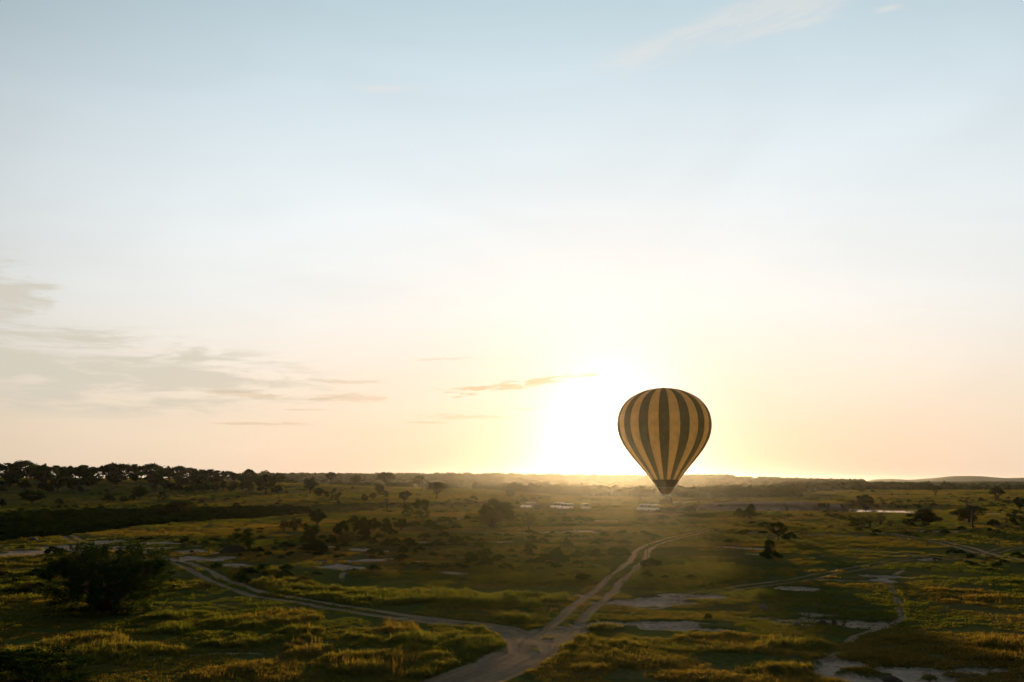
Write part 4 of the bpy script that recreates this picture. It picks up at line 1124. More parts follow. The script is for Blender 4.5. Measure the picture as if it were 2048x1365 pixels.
# low weeds and bushlets all over the plain
x, y, d, rg = sample(16000, 90, 620, 31)
dm, _w = dirt_mask(x, y); pm = pan_mask(x, y)
k = (fbm(x, y, 38, 4, 201) > .55) & (dm < .1) & (pm < .1) & (rg.random(len(x)) < .20)
x, y, d = x[k], y[k], d[k]
w = rg.uniform(.5, 1.5, len(x)) * (1 + d / 500); s = w * rg.uniform(.25, .5, len(x))
scatter('weeds', np.stack([x, y, ground_z(x, y)], 1), np.stack([w, w, s], 1), rg.uniform(0, 6.28, len(x)), rg.random(len(x)), [plant_meshes('bush', v_, 'tiny')[1] for v_ in range(3)] + [plant_meshes('thorn', 0, 'tiny')[1]], 'low weeds and bushlets dotted over the plain')
print('weeds', len(x))

# earth mounds and stones
def lump(name, px, py, w, h, mat, label, cat, seed, depth=.6):
    p_ = cast(px, py); mpp = float(np.hypot(*p_)) / FPX
    bm = bmesh.new(); bmesh.ops.create_icosphere(bm, subdivisions=3, radius=.5)
    for v in bm.verts:
        c_ = v.co; k = 1 + .5 * (fbm(np.array([c_.x * 3 + seed * 7 + c_.z * 2]), np.array([c_.y * 3 - c_.z * 2.0]), 1.2, 3, seed)[0] - .5)
        v.co = c_ * k
    me = bpy.data.meshes.new(name); bm.to_mesh(me); bm.free(); me.materials.append(mat)
    me.polygons.foreach_set('use_smooth', [True] * len(me.polygons))
    o = link(name, me, None, (p_[0], p_[1], gz(*p_) - h * mpp * .02), (0, 0, seed), (w * mpp, w * mpp * depth, h * mpp * 1.9))
    tag(o, label, cat)
    return o
lump('earth_mound', 468, 1106, 62, 16, EARTH, 'dark earth mound carrying the thorn tree by the left mud pans', 'mound', 1)
lump('earth_mound', 66, 1082, 30, 7, EARTH, 'low dark mound at the far left beside the start of the winding track', 'mound', 2)
lump('boulder', 1527, 1219, 18, 8, ROCK, 'smooth grey boulder alone on the grass below the tall grass mound', 'boulder', 3)
lump('boulder', 1668, 1246, 14, 12, EARTH, 'upright dark boulder, right one of the group by the rocky bare patch', 'boulder', 4)
lump('boulder', 1647, 1249, 24, 8, EARTH, 'flat dark boulder, left one of the group by the rocky bare patch', 'boulder', 5)
lump('boulder', 1593, 1251, 15, 7, ROCK, 'low stone beside the small pale patch left of the dark boulders', 'boulder', 6)
lump('boulder', 1687, 1247, 10, 4, EARTH, 'small dark stone right of the upright boulder', 'boulder', 7)
lump('earth_mound', 1785, 1358, 48, 10, EARTH, 'dark hump of earth in the pale pan at the bottom right', 'mound', 8)
lump('boulder', 1454, 1227, 8, 4, ROCK, 'little stone on the grass left of the smooth grey boulder', 'boulder', 9)
rg = np.random.default_rng(77)
stones = []
for k in range(110):
    q = cast(rg.normal(1750, 80), rg.normal(1243, 9)) ; stones.append(q)
for k in range(60):
    q = cast(rg.normal(1600, 40), rg.normal(1226, 5)) ; stones.append(q)
stones = np.array(stones)
bm = bmesh.new(); bmesh.ops.create_icosphere(bm, subdivisions=1, radius=.5)
me_s = bpy.data.meshes.new('stone'); bm.to_mesh(me_s); bm.free(); me_s.materials.append(EARTH)
s = .05 + .28 * rg.random(len(stones)) ** 3
scatter('loose_stones', np.column_stack([stones, ground_z(stones[:, 0], stones[:, 1])]), np.stack([s, s * .8, s * .6], 1), rg.uniform(0, 6, len(s)), s * 0, [me_s], 'loose dark stones and clods on the bare patches')
# ------------------------------------------------------------------ small mesh builder
class MB:
    def __init__(s): s.V, s.F = [], []
    def box(s, x0, x1, y0, y1, z0, z1, tx=0, ty=0):
        """box whose top is drawn in by tx, ty"""
        q = len(s.V)
        s.V += [(x0, y0, z0), (x1, y0, z0), (x1, y1, z0), (x0, y1, z0), (x0 + tx, y0 + ty, z1), (x1 - tx, y0 + ty, z1), (x1 - tx, y1 - ty, z1), (x0 + tx, y1 - ty, z1)]
        s.F += [(q, q + 3, q + 2, q + 1), (q + 4, q + 5, q + 6, q + 7), (q, q + 1, q + 5, q + 4), (q + 1, q + 2, q + 6, q + 5), (q + 2, q + 3, q + 7, q + 6), (q + 3, q, q + 4, q + 7)]
    def prism(s, prof, y0, y1, draw=0.0, zref=0, ztop=1):
        """profile in x,z pulled along y; the sides lean in with height by draw"""
        q = len(s.V); n = len(prof)
        for yy, sg in ((y0, 1), (y1, -1)):
            for x, z in prof:
                k = min(max((z - zref) / (ztop - zref), 0), 1) * draw
                s.V.append((x, yy + sg * k, z))
        s.F.append(tuple(q + i for i in range(n))); s.F.append(tuple(q + n + i for i in range(n))[::-1])
        for i in range(n): j = (i + 1) % n; s.F.append((q + i, q + n + i, q + n + j, q + j))
    def tube(s, pts, r, n=6):
        tube(s.V, s.F, pts, [r] * len(pts) if not isinstance(r, (list, tuple)) else r, n)
    def disc(s, c, r0, r1, w, n=20, axis='y'):
        """ring or wheel: outer radius r1, inner r0, width w about axis y"""
        q = len(s.V)
        for rr, yy in ((r0, -w / 2), (r1 * .94, -w / 2), (r1, -w * .36), (r1, w * .36), (r1 * .94, w / 2), (r0, w / 2)):
            for i in range(n):
                a = 2 * PI * i / n; s.V.append((c[0] + rr * math.cos(a), c[1] + yy, c[2] + rr * math.sin(a)))
        for k in range(5):
            for i in range(n):
                j = (i + 1) % n; s.F.append((q + k * n + i, q + k * n + j, q + (k + 1) * n + j, q + (k + 1) * n + i))
        for i in range(n):
            j = (i + 1) % n; s.F.append((q + 5 * n + i, q + 5 * n + j, q + j, q + i))
    def mesh(s, name, mat, bevel=0, smooth=False):
        me = new_mesh(name, s.V, s.F, mat, smooth)
        bm = bmesh.new(); bm.from_mesh(me); bmesh.ops.recalc_face_normals(bm, faces=bm.faces)
        if bevel: bmesh.ops.bevel(bm, geom=[e for e in bm.edges if e.is_manifold and e.calc_face_angle(0) > .5], offset=bevel, segments=2, affect='EDGES', clamp_overlap=True)
        bm.to_mesh(me); bm.free()
        return me
    def build(s, name, mat, parent=None, bevel=0, smooth=False, loc=None):
        return link(name, s.mesh(name, mat, bevel, smooth), parent, loc)
def copy_tree(o, parent=None):
    c_ = o.copy(); COL.objects.link(c_); c_.parent = parent
    for ch in list(o.children): copy_tree(ch, c_)
    return c_
def empty(name, loc=(0, 0, 0), rz=0, label=None, cat=None, group=None):
    o = bpy.data.objects.new(name, None); COL.objects.link(o); o.location = loc; o.rotation_euler = (0, 0, rz)
    tag(o, label, cat, group); return o

PAINT = plain('pale_paint', (.80, .78, .73), .18, 0, .5, .05)
PAINT_K = plain('khaki_paint', (.40, .34, .22), .4, 0, .4, .06)
PAINT_D = plain('dark_green_paint', (.05, .055, .04), .45, 0, .4, .06)
BLACK = plain('black_rubber', (.018, .018, .018), .8, 0, .2)
STEEL = plain('steel', (.45, .45, .45), .35, .9, .5)
CANVAS = plain('dark_canvas', (.09, .075, .05), .9, 0, .1)
GLASS, b, out = material('window_glass'); principled(b, out, (.03, .035, .035), .05, 0, .8)
LAMP, b, out = material('lamp_glass'); principled(b, out, (.75, .75, .7), .1, 0, .8)
SEATM = plain('seat_cloth', (.12, .10, .07), .9, 0, .1)

# ------------------------------------------------------------------ the balloon
BD = 290.0
def at_y(px, py, Yv=BD):
    r = ray(px, py); k = Yv / r.y
    return Vector((r.x * k, Yv, CAM_H + r.z * k))
UM = BD / FPX * .2198       # metres for one unit of the measured outline
def oz(v): return at_y(1330, 740 + v * .2198).z
PROF = [(168, 6), (169, 40), (172, 75), (177, 112), (185, 150), (200, 197), (222, 246), (250, 296), (275, 328), (300, 354), (350, 389), (400, 410), (450, 421), (490, 425), (550, 420), (600, 408), (650, 389), (700, 361), (750, 327), (800, 288), (850, 246), (900, 205), (950, 165), (1000, 127)]
env_c = at_y(1330.6, 960); bx = env_c.x
base_z = oz(1218)
balloon = empty('hot_air_balloon', (bx, BD, base_z), sun_az * -1 + .02, "striped green and tan hot air balloon floating low over the plain before the rising sun", 'balloon')
def cloth(name, c1, trans):
    m_, b, out = material(name)
    g = b.node('ShaderNodeTexCoord').outputs['Object']
    c = b.mixc(b.smooth(b.noise(g, .6, 5, .6), .3, .7), c1, tuple(v * .78 for v in c1))
    c = b.mixc(b.m('MULTIPLY', b.smooth(b.noise(g, 9, 3, .7), .4, .7), .25), c, tuple(v * .6 for v in c1))
    p = b.node('ShaderNodeBsdfPrincipled'); b.put(p.inputs['Base Color'], c); p.inputs['Roughness'].default_value = .5; p.inputs['Specular IOR Level'].default_value = .3
    # panel seams as fine relief
    sz = b.node('ShaderNodeSeparateXYZ'); b.t.links.new(g, sz.inputs[0])
    wv = b.m('ABSOLUTE', b.m('SUBTRACT', b.m('FRACT', b.m('MULTIPLY', sz.outputs[2], .8)), .5))
    bn = b.node('ShaderNodeBump'); bn.inputs['Distance'].default_value = .03; bn.inputs['Strength'].default_value = .5
    b.put(bn.inputs['Height'], b.m('ADD', b.smooth(wv, .42, .5), b.noise(g, 1.3, 4, .6))); b.put(p.inputs['Normal'], bn.outputs[0])
    t = b.node('ShaderNodeBsdfTranslucent'); b.put(t.inputs[0], c); b.put(t.inputs['Normal'], bn.outputs[0])
    mx = b.node('ShaderNodeMixShader'); mx.inputs[0].default_value = trans
    b.t.links.new(p.outputs[0], mx.inputs[1]); b.t.links.new(t.outputs[0], mx.inputs[2]); b.t.links.new(mx.outputs[0], out.inputs[0])
    return m_
TAN = cloth('tan_ripstop', (.95, .74, .42), .82)
OLIVE = cloth('green_ripstop', (.25, .245, .155), .7)
SKIRT = cloth('skirt_fabric', (.040, .036, .022), .25)
SCOOP = cloth('scoop_fabric', (.10, .045, .015), .4)
NG = 28
def resample(prof, n):
    v = np.array(prof, float); s_ = np.concatenate([[0], np.cumsum(np.hypot(*np.diff(v, axis=0).T))])
    t = np.linspace(0, s_[-1], n); return np.interp(t, s_, v[:, 0]), np.interp(t, s_, v[:, 1])
py_, pr_ = resample(PROF, 56)
for _ in range(2): pr_[1:-1] = (pr_[:-2] + 2 * pr_[1:-1] + pr_[2:]) / 4; py_[1:-1] = (py_[:-2] + 2 * py_[1:-1] + py_[2:]) / 4
pz_ = np.array([oz(v) for v in py_]) - base_z; pr_ = pr_ * UM
def gore(mat, a0, a1, nseg=7):
    V_, F_ = [], []
    for z_, r_ in zip(pz_, pr_):
        for k in range(nseg + 1):
            t = k / nseg; a = a0 + (a1 - a0) * t
            seam = .965 + .043 * math.sin(PI * ((t * 2) % 1.0)) ** .8 if 0 < t < 1 and abs(t - .5) > 1e-3 else .965
            rr = r_ * (1 - (1 - seam) * .42)
            V_.append((rr * math.sin(a), -rr * math.cos(a), z_))
    n = nseg + 1
    for i in range(len(pz_) - 1):
        for k in range(nseg): q = i * n + k; F_.append((q, q + 1, q + n + 1, q + n))
    return new_mesh('gore_panel', V_, F_, mat)
da = 2 * PI / NG
g_tan, g_ol = gore(TAN, -da / 2, da / 2, 8), gore(OLIVE, -da / 2, da / 2, 8)
for k in range(NG):
    o = link('gore_panel', g_ol if k % 2 == 0 else g_tan, balloon, None, (0, 0, k * da - balloon.rotation_euler[2] - math.atan2(bx, BD)))
    o['label'] = 'dark green vertical stripe of the envelope' if k % 2 == 0 else 'tan vertical stripe of the envelope'
def lathe(name, prof, mat, parent, n=56, cz_=None, smooth=True, wob=0.0):
    V_, F_ = [], []
    for v, r_ in prof:
        for k in range(n):
            a = 2 * PI * k / n; rr = r_ * UM * (1 + wob * math.cos(a * 14))
            V_.append((rr * math.sin(a), -rr * math.cos(a), oz(v) - base_z))
    for i in range(len(prof) - 1):
        for k in range(n): F_.append((i * n + k, i * n + (k + 1) % n, (i + 1) * n + (k + 1) % n, (i + 1) * n + k))
    return link(name, new_mesh(name, V_, F_, mat, smooth), parent)
lathe('skirt', [(1000, 127.5), (1020, 112.5), (1040, 98), (1060, 84), (1071, 77)], SKIRT, balloon, wob=.006)
lathe('mouth_band', [(1071, 78), (1074, 76)], STEEL, balloon)
lathe('scoop', [(1074, 75), (1085, 68), (1098, 60), (1110, 52), (1122, 42), (1130, 33), (1135, 22)], SCOOP, balloon, wob=.01)
m = MB(); m.disc((0, 0, 0), 0.4, .75, .10, 28); me = m.mesh('crown_ring', STEEL); me.transform(Matrix.Rotation(R(90), 4, 'X')); link('crown_ring', me, balloon, (0, 0, pz_[0] + .05))
# basket with partitions, rim, burner frame
BW, BDp, BH = 3.86 / 2, 1.5 / 2, 1.18
WICK, b, out = material('wicker')
g = b.node('ShaderNodeTexCoord').outputs['Object']
wv = b.node('ShaderNodeTexWave'); wv.inputs['Scale'].default_value = 14; b.put(wv.inputs['Vector'], g); wv.bands_direction = 'Z'
principled(b, out, b.mixc(wv.outputs['Fac'], (.07, .036, .016), (.12, .065, .03)), .75, 0, .2, wv.outputs['Fac'], .02)
LEATH = plain('leather', (.06, .03, .015), .6, 0, .3)
def rounded(w, dpt, r, n=5):
    P = []
    for cx, cy, a0 in ((w - r, dpt - r, 0), (-w + r, dpt - r, 90), (-w + r, -dpt + r, 180), (w - r, -dpt + r, 270)):
        for k in range(n + 1): a = R(a0 + 90 * k / n); P.append((cx + r * math.cos(a), cy + r * math.sin(a)))
    return P
V_, F_ = [], []
out_p = rounded(BW, BDp, .22); inn = rounded(BW - .06, BDp - .06, .17); n = len(out_p)
for z_, P, in_ in ((0, [(x * .96, y * .96) for x, y in out_p], 0), (BH * .5, out_p, 0), (BH, out_p, 0), (BH, inn, 0), (.06, inn, 0)):
    V_ += [(x, y, z_) for x, y in P]
for i in range(4):
    for k in range(n): F_.append((i * n + k, i * n + (k + 1) % n, (i + 1) * n + (k + 1) % n, (i + 1) * n + k))
F_.append(tuple(range(n))[::-1]); F_.append(tuple(4 * n + k for k in range(n)))
me = new_mesh('basket', V_, F_, WICK, False); bsk = link('basket', me, balloon)
m = MB(); P = rounded(BW, BDp, .22, 4); m.tube([(x, y, BH + .03) for x, y in P + P[:2]], .055, 6); m.build('rim', LEATH, bsk, smooth=True)
m = MB()
for x in (-.66, .66): m.box(x - .03, x + .03, -BDp + .07, BDp - .07, .06, BH - .02)
m.build('partition', WICK, bsk)
m = MB()
for x in (-1.5, -.5, .5, 1.5): m.box(x - .03, x + .03, -BDp - .02, -BDp - .002, .05, BH - .04)
m.build('strap', LEATH, bsk)
zf = BH + 1.0
m = MB()
for sx in (-1, 1):
    for sy in (-1, 1): m.tube([(sx * .62, sy * (BDp - .08), BH), (sx * .45, sy * .42, zf)], .022, 6)
m.build('upright', STEEL, balloon)
m = MB(); m.tube([(-.48, -.45, zf), (.48, -.45, zf), (.48, .45, zf), (-.48, .45, zf), (-.48, -.45, zf)], .03, 6); m.build('burner_frame', BLACK, balloon)
for sx in (-.2, .2):
    m = MB(); m.tube([(sx, 0, zf - .08), (sx, 0, zf + .10), (sx, 0, zf + .11), (sx, 0, zf + .42)], [.06, .06, .17, .19], 12); m.build('burner', STEEL, balloon, smooth=True)
m = MB()
for k in range(12):
    a = 2 * PI * k / 12; r_ = 44 * UM
    m.tube([(.5 * math.cos(a), .46 * math.sin(a), zf), (r_ * math.cos(a), r_ * math.sin(a), oz(1119) - base_z)], .012, 4)
m.build('suspension_cable', BLACK, balloon)

# ------------------------------------------------------------------ people: one skinned figure per pose
SKIN = plain('skin', (.20, .115, .075), .6, 0, .3)
def person_mesh(pose):
    J = {'pelvis': (0, 0, .95), 'chest': (0, -.01, 1.25), 'neck0': (0, 0, 1.44), 'neck': (0, -.01, 1.52), 'head': (0, -.03, 1.62), 'head2': (0, -.02, 1.72)}
    RAD_ = {'pelvis': .155, 'chest': .165, 'neck0': .10, 'neck': .06, 'head': .095, 'head2': .075}
    E = [('pelvis', 'chest'), ('chest', 'neck0'), ('neck0', 'neck'), ('neck', 'head'), ('head', 'head2')]
    arms = {'stand': [(.20, 0, 1.40), (.27, .02, 1.13), (.29, -.06, .88)], 'walk': [(.20, 0, 1.40), (.25, -.16, 1.16), (.23, -.34, 1.02)], 'rail': [(.20, 0, 1.40), (.28, -.12, 1.16), (.20, -.36, 1.10)], 'wave': [(.20, 0, 1.42), (.34, -.05, 1.60), (.30, -.08, 1.88)]}
    legs = {'stand': [(.10, 0, .90), (.11, -.02, .50), (.12, .02, .09), (.13, -.13, .035)], 'walk': [(.10, 0, .90), (.11, -.20, .52), (.11, -.28, .12), (.12, -.44, .08)]}
    lw = {'stand': [(.10, 0, .90), (.11, -.02, .50), (.12, .02, .09), (.13, -.13, .035)], 'walk': [(.10, 0, .90), (.11, .08, .50), (.11, .34, .18), (.12, .30, .05)]}
    for sd_, sg in (('l', -1), ('r', 1)):
        ap = pose
        A = arms['stand' if (pose == 'walk' and sg < 0) or (pose == 'wave' and sg < 0) else ap]
        if pose == 'walk' and sg < 0: A = [(.20, 0, 1.40), (.25, .14, 1.16), (.24, .24, .94)]
        prev = 'neck0'
        for i, (p_, r_) in enumerate(zip(A, (.075, .048, .032))):
            nm = 'a%s%d' % (sd_, i); J[nm] = (p_[0] * sg, p_[1], p_[2]); RAD_[nm] = r_; E.append((prev, nm)); prev = nm
        w_ = Vector(J[prev]); f0 = (w_ - Vector(J['a%s1' % sd_])).normalized()
        nm = 'h' + sd_; J[nm] = tuple(w_ + f0 * .07); RAD_[nm] = .036; E.append((prev, nm)); palm = nm
        side_ = f0.cross(Vector((1, 0, 0))).normalized() if abs(f0.x) < .8 else f0.cross(Vector((0, 0, 1))).normalized()
        for q, (off, L) in enumerate(((-.030, .060), (-.010, .075), (.010, .070), (.030, .055))):
            n1_, n2_ = 'f%s%d' % (sd_, q), 'g%s%d' % (sd_, q)
            J[n1_] = tuple(Vector(J[palm]) + side_ * off + f0 * .045); J[n2_] = tuple(Vector(J[n1_]) + f0 * L * .8 + Vector((-sg * .015, 0, 0)))
            RAD_[n1_] = .010; RAD_[n2_] = .007; E += [(palm, n1_), (n1_, n2_)]
        J['t' + sd_] = tuple(w_ + f0 * .06 + side_ * .05); RAD_['t' + sd_] = .010; E.append((prev, 't' + sd_))
        L_ = (legs if sg > 0 else lw)['walk' if pose == 'walk' else 'stand']; prev = 'pelvis'
        for i, (p_, r_) in enumerate(zip(L_, (.105, .072, .045, .038))):
            nm = 'l%s%d' % (sd_, i); J[nm] = (p_[0] * sg, p_[1], p_[2]); RAD_[nm] = r_; E.append((prev, nm)); prev = nm
    names = list(J); me = bpy.data.meshes.new('person')
    me.from_pydata([J[k] for k in names], [(names.index(a), names.index(b_)) for a, b_ in E], [])
    o = bpy.data.objects.new('person_build', me); COL.objects.link(o)
    sk_ = o.modifiers.new('s', 'SKIN'); sk_.use_smooth_shade = True
    for i, k in enumerate(names):
        v = me.skin_vertices[0].data[i]; v.radius = (RAD_[k] * (1.25 if k in ('pelvis', 'chest') else 1), RAD_[k] * (.8 if k in ('pelvis', 'chest') else 1)); v.use_root = (k == 'pelvis')
    o.modifiers.new('sub', 'SUBSURF').levels = 1
    dg = bpy.context.evaluated_depsgraph_get(); res = bpy.data.meshes.new_from_object(o.evaluated_get(dg))
    bpy.data.objects.remove(o); bpy.data.meshes.remove(me)
    # face: brow, nose and chin pushed out of the head
    for v in res.vertices:
        x, y_, z = v.co
        if z > 1.56 and y_ < -.06:
            v.co.y -= .022 * math.exp(-((x / .018) ** 2 + ((z - 1.635) / .02) ** 2)) + .008 * math.exp(-((z - 1.575) / .015) ** 2)
    res.name = 'person'
    return res
def cloth_piece(me, zlo, zhi, arm_lim, grow, mat, name):
    """garment: the part of the body surface between two heights, let out a little"""
    bm = bmesh.new(); bm.from_mesh(me)
    bm.normal_update()
    dele = [f for f in bm.faces if not (zlo < f.calc_center_median().z < zhi and abs(f.calc_center_median().x) < arm_lim)]
    bmesh.ops.delete(bm, geom=dele, context='FACES')
    for v in bm.verts: v.co += v.normal * grow
    m_ = bpy.data.meshes.new(name); bm.to_mesh(m_); bm.free(); m_.materials.clear(); m_.materials.append(mat)
    return m_
def shirt(c_, nm): return plain(nm, c_, .85, 0, .1)
SH = [shirt((.45, .42, .36), 'cream_cotton'), shirt((.10, .11, .07), 'olive_cotton'), shirt((.22, .17, .10), 'khaki_cotton'), shirt((.05, .06, .09), 'navy_cotton'), shirt((.25, .06, .04), 'red_cotton')]
TR = [shirt((.04, .04, .04), 'black_trousers'), shirt((.16, .12, .075), 'khaki_trousers')]
HAIR = shirt((.015, .011, .008), 'dark_hair')
_pm = {}
def person(loc, rz, pose, si, ti, label, group=None, scale=1.0):
    if pose not in _pm:
        me = person_mesh(pose); me.materials.clear(); me.materials.append(SKIN)
        bm = bmesh.new(); bm.from_mesh(me)
        bmesh.ops.delete(bm, geom=[f for f in bm.faces if not (f.calc_center_median().z > 1.66 and pose != 'wave' or (f.calc_center_median().z > 1.66 and abs(f.calc_center_median().x) < .12) or (f.calc_center_median().z > 1.57 and f.calc_center_median().y > .02 and abs(f.calc_center_median().x) < .12))], context='FACES')
        for v in bm.verts: v.co += v.normal * .018
        hm_ = bpy.data.meshes.new('hair'); bm.to_mesh(hm_); bm.free(); hm_.materials.clear(); hm_.materials.append(HAIR)
        _pm[pose] = (me, hm_)
    me, hm_ = _pm[pose]
    root = link('person', me, None, loc, (0, 0, rz), (scale,) * 3)
    if (pose, 's', si) not in _pm: _pm[(pose, 's', si)] = cloth_piece(me, .88, 1.47, .30, .016, SH[si], 'shirt')
    if (pose, 't', ti) not in _pm: _pm[(pose, 't', ti)] = cloth_piece(me, .10, .97, .20, .014, TR[ti], 'trousers')
    link('shirt', _pm[(pose, 's', si)], root); link('trousers', _pm[(pose, 't', ti)], root); link('hair', hm_, root)
    tag(root, label, 'person', group)
    return root
rb = balloon.rotation_euler[2]
def in_basket(x, y):
    v = Matrix.Rotation(rb, 3, 'Z') @ Vector((x, y, 0)); return (bx + v.x, BD + v.y, base_z + .07)
pax = [(-1.72, -.35, 2, 0, 'passenger in khaki at the left end of the balloon basket'), (-1.32, -.42, 0, 1, 'passenger in a cream shirt second from the left along the near rim of the basket'),
       (-.92, -.38, 1, 0, 'passenger in olive third from the left along the near rim of the basket'), (-.30, -.30, 2, 1, 'passenger in khaki left of the burner in the middle of the basket'),
       (.18, -.34, 3, 0, 'passenger in navy just right of the burner in the middle of the basket'), (.86, -.42, 0, 0, 'passenger in a cream shirt right of the middle at the near rim'),
       (1.18, -.32, 1, 1, 'passenger in olive third from the right end of the basket'), (1.48, -.42, 3, 0, 'passenger in navy second from the right end of the basket'), (1.74, -.28, 2, 1, 'passenger in khaki at the right end of the basket'),
       (-1.5, .36, 3, 0, 'passenger at the far rim behind the left end of the basket'), (-.1, .36, 1, 0, 'passenger at the far rim behind the burner'), (1.3, .38, 0, 0, 'passenger at the far rim behind the right end of the basket')]
rr_ = random.Random(4)
for x, y, si, ti, lab in pax:
    person(in_basket(x, y), rb + (rr_.uniform(-.4, .4) if y < 0 else PI + rr_.uniform(-.4, .4)), 'rail' if rr_.random() < .6 else 'stand', si, ti, lab, 'people riding in the balloon basket', rr_.uniform(.90, 1.0))
def ground_person(px, py, rz, pose, si, ti, lab):
    p_ = cast(px, py); return person((p_[0], p_[1], gz(*p_)), rz, pose, si, ti, lab)
ground_person(1093.5, 1019, .4, 'stand', 1, 0, 'person in dark clothes standing on the grass between the trailer and the paired vehicles')
ground_person(1105, 1016.5, 1.3, 'stand', 3, 0, 'person standing at the left side of the rear one of the paired vehicles')
ground_person(1206.5, 1022, 1.4, 'walk', 2, 0, 'person walking alone across the grass right of the single vehicle')

# ------------------------------------------------------------------ safari vehicles
def make_vehicle(paint, style='closed'):
    v = empty('safari_vehicle')
    L0, L1 = -2.45, 2.45       # front is +x
    m = MB()
    m.prism([(L0, .55), (L0, 1.16), (.95, 1.16), (.98, 1.12), (2.30, 1.08), (2.42, .95), (2.42, .58), (2.05, .52), (1.98, .80), (1.78, .98), (1.40, .98), (1.20, .80), (1.13, .46), (-1.0, .46), (-1.08, .80), (-1.28, .98), (-1.66, .98), (-1.86, .80), (-1.93, .50)], -.86, .86, .04, .9, 1.2)
    bodyo = m.build('body', paint, v, .02)
    m = MB(); m.box(1.0, 2.30, -.62, .62, 1.09, 1.22, .06, .06); m.build('bonnet', paint, v, .02)
    m = MB(); m.prism([(.62, 1.9), (.98, 1.165), (1.03, 1.165), (.67, 1.9)], -.76, .76); m.build('windscreen', GLASS, v)
    m = MB()
    for sy in (-1, 1):
        for x in ((.64, .95), (-.42, -.42), (-1.4, -1.4), (-2.36, -2.40)):
            m.tube([(x[0], sy * .76, 2.0), (x[1], sy * .83, 1.15)], .035, 4)
    m.build('roof_pillar', paint, v)
    m = MB(); m.box(L0 - .02, .78, -.84, .84, 1.98, 2.06, .10, .08); rf = m.build('roof', paint, v, .02)
    m = MB()
    for sy in (-.7, .7): m.tube([(-2.2, sy, 2.16), (.5, sy, 2.16)], .02, 4)
    for x in (-2.2, -1.3, -.4, .5): m.tube([(x, -.7, 2.16), (x, .7, 2.16)], .018, 4); m.tube([(x, -.7, 2.05), (x, -.7, 2.16)], .018, 4); m.tube([(x, .7, 2.05), (x, .7, 2.16)], .018, 4)
    m.build('roof_rack', STEEL, rf)
    if style == 'closed':
        for sy in (-1, 1):
            for x0, x1 in ((-.36, .58), (-1.34, -.48), (-2.30, -1.46)):
                m = MB(); m.prism([(x0, 1.22), (x1 + (.25 if x1 > 0 else 0), 1.22), (x1, 1.90), (x0, 1.90)], sy * .80 - .01, sy * .80 + .01); m.build('window', GLASS, v)
        m = MB(); m.box(-2.47, -2.44, -.62, .62, 1.3, 1.88); m.build('rear_window', GLASS, v)
        m = MB(); m.box(-2.44, -.42, -.835, .835, 1.80, 1.99, 0, .03); m.build('upper_side', paint, v)
    else:
        for x, zz_ in ((.15, 0), (-.85, .12), (-1.75, .22)):
            m = MB(); m.box(x - .25, x + .25, -.7, .7, .9 + zz_, 1.12 + zz_); m.box(x - .32, x - .20, -.7, .7, 1.12 + zz_, 1.62 + zz_); m.build('seat', SEATM, v, .03)
    for sx in (1.60, -1.47):
        for sy in (-1, 1):
            m = MB(); m.disc((0, 0, 0), .20, .40, .24, 20); w_ = m.build('wheel', BLACK, v, 0, True, (sx, sy * .74, .40)); w_['label'] = 'black off-road wheel'
            m = MB(); m.disc((0, 0, 0), .03, .215, .18, 14); m.build('rim', STEEL, w_, 0, True)
    for sy in (-.56, .56):
        m = MB(); m.tube([(2.40, sy, .86), (2.45, sy, .86)], [.10, .09], 12); m.build('headlight', LAMP, v, 0, True)
    m = MB(); m.box(2.43, 2.55, -.84, .84, .50, .66); m.box(-2.58, -2.46, -.84, .84, .50, .62); m.build('bumper', STEEL, v, .02)
    m = MB(); m.tube([(2.56, -.5, .6), (2.56, -.42, 1.10), (2.56, .42, 1.10), (2.56, .5, .6)], .03, 6); m.tube([(2.56, 0, .6), (2.56, 0, 1.10)], .025, 6); m.build('bull_bar', STEEL, v)
    m = MB(); m.disc((0, 0, 0), .05, .38, .22, 18); me = m.mesh('spare_wheel', BLACK, 0, True); me.transform(Matrix.Rotation(R(90), 4, 'Z')); link('spare_wheel', me, v, (-2.60, .25, 1.05))
    return v
proto_c = make_vehicle(PAINT, 'closed'); proto_o = make_vehicle(PAINT, 'open'); proto_k = make_vehicle(PAINT_K, 'open')
def put_vehicle(src, px, py, heading, label, scale=1.0, first=False):
    p_ = cast(px, py); o = src if first else copy_tree(src)
    o.location = (p_[0], p_[1], gz(*p_) - .02); o.rotation_euler = (0, 0, R(heading)); o.scale = (scale,) * 3
    tag(o, label, 'vehicle', 'safari vehicles waiting on the plain')
    # level with the ground
    return o
put_vehicle(proto_o, 1056.5, 1018, 200, 'pale safari vehicle hitched to the dark trailer, leftmost of all the vehicles', 1.0, True)
put_vehicle(proto_c, 1115, 1018.5, 218, 'rear left one of the two white safari vehicles parked side by side', 1.0, True)
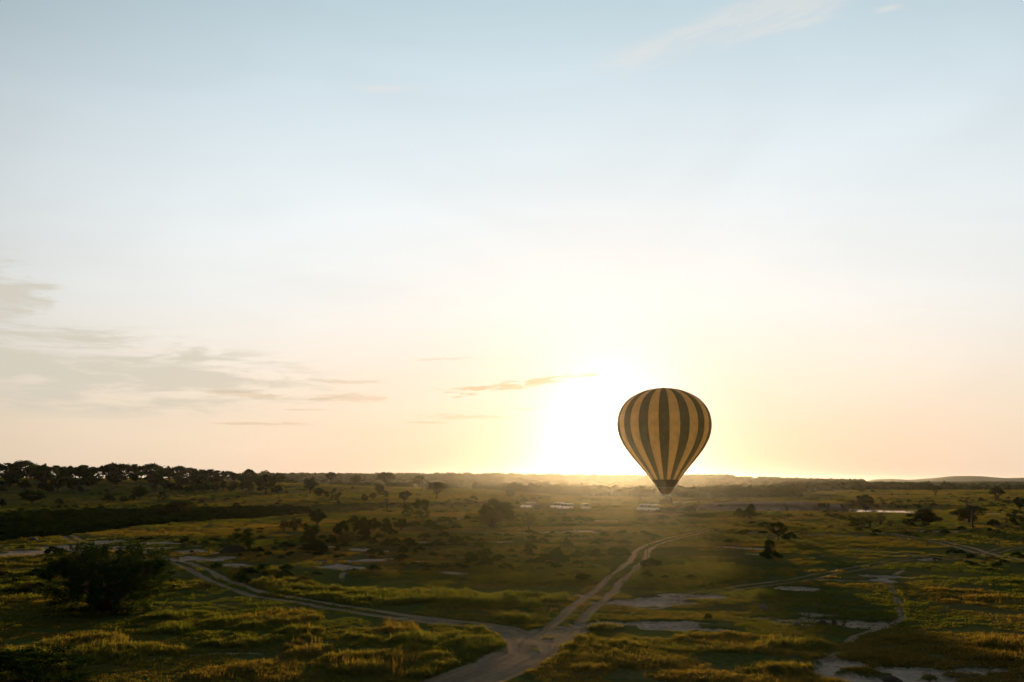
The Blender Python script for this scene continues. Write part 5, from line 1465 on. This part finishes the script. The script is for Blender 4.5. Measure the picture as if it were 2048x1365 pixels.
put_vehicle(proto_c, 1130.5, 1020.5, 205, 'front right one of the two white safari vehicles parked side by side')
put_vehicle(proto_k, 1172, 1021, 285, 'lone pale safari vehicle seen end on, between the white pair and the walking person', 1.0, True)
put_vehicle(proto_o, 1286, 1023.5, 235, 'left one of the two glinting vehicles under the gold-lit acacia')
put_vehicle(proto_o, 1303, 1024.5, 215, 'right one of the two glinting vehicles, nearer to the balloon basket')
# trailer for the balloon
tp = cast(1073, 1018); trl = empty('trailer', (tp[0], tp[1], gz(*tp)), R(190), 'low dark flat-bed trailer loaded with gear behind the leftmost vehicle', 'trailer')
m = MB(); m.box(-1.6, 1.6, -.85, .85, .62, .74); m.box(-1.6, 1.6, -.85, -.80, .74, 1.05); m.box(-1.6, 1.6, .80, .85, .74, 1.05); m.box(-1.6, -1.55, -.8, .8, .74, 1.05); m.build('bed', PAINT_D, trl, .01)
m = MB(); m.tube([(1.6, -.5, .66), (2.6, 0, .6)], .04, 6); m.tube([(1.6, .5, .66), (2.6, 0, .6)], .04, 6); m.build('drawbar', STEEL, trl)
for sx in (-.5, .4):
    for sy in (-1, 1):
        m = MB(); m.disc((0, 0, 0), .16, .33, .2, 18); w_ = m.build('wheel', BLACK, trl, 0, True, (sx, sy * .96, .33))
        m = MB(); m.disc((0, 0, 0), .03, .17, .14, 12); m.build('rim', STEEL, w_, 0, True)
m = MB()
m.box(-1.45, -.1, -.74, .74, .745, 1.35, .12, .1); m.box(0, 1.2, -.7, .7, .745, 1.25, .2, .15)
cg = m.build('canvas_load', CANVAS, None, .08); cg.location = trl.location; cg.rotation_euler = trl.rotation_euler
tag(cg, 'dark canvas bags heaped on the flat-bed trailer', 'luggage')
# dark mat lying by the standing man
mp = cast(1095.5, 1021); m = MB(); m.box(-1.1, 1.1, -.25, .25, 0, .16, .1, .05)
mt = m.build('ground_bag', CANVAS, None, .05, False, (mp[0], mp[1], gz(*mp))); tag(mt, 'long dark bag lying on the grass at the feet of the standing person', 'bag')
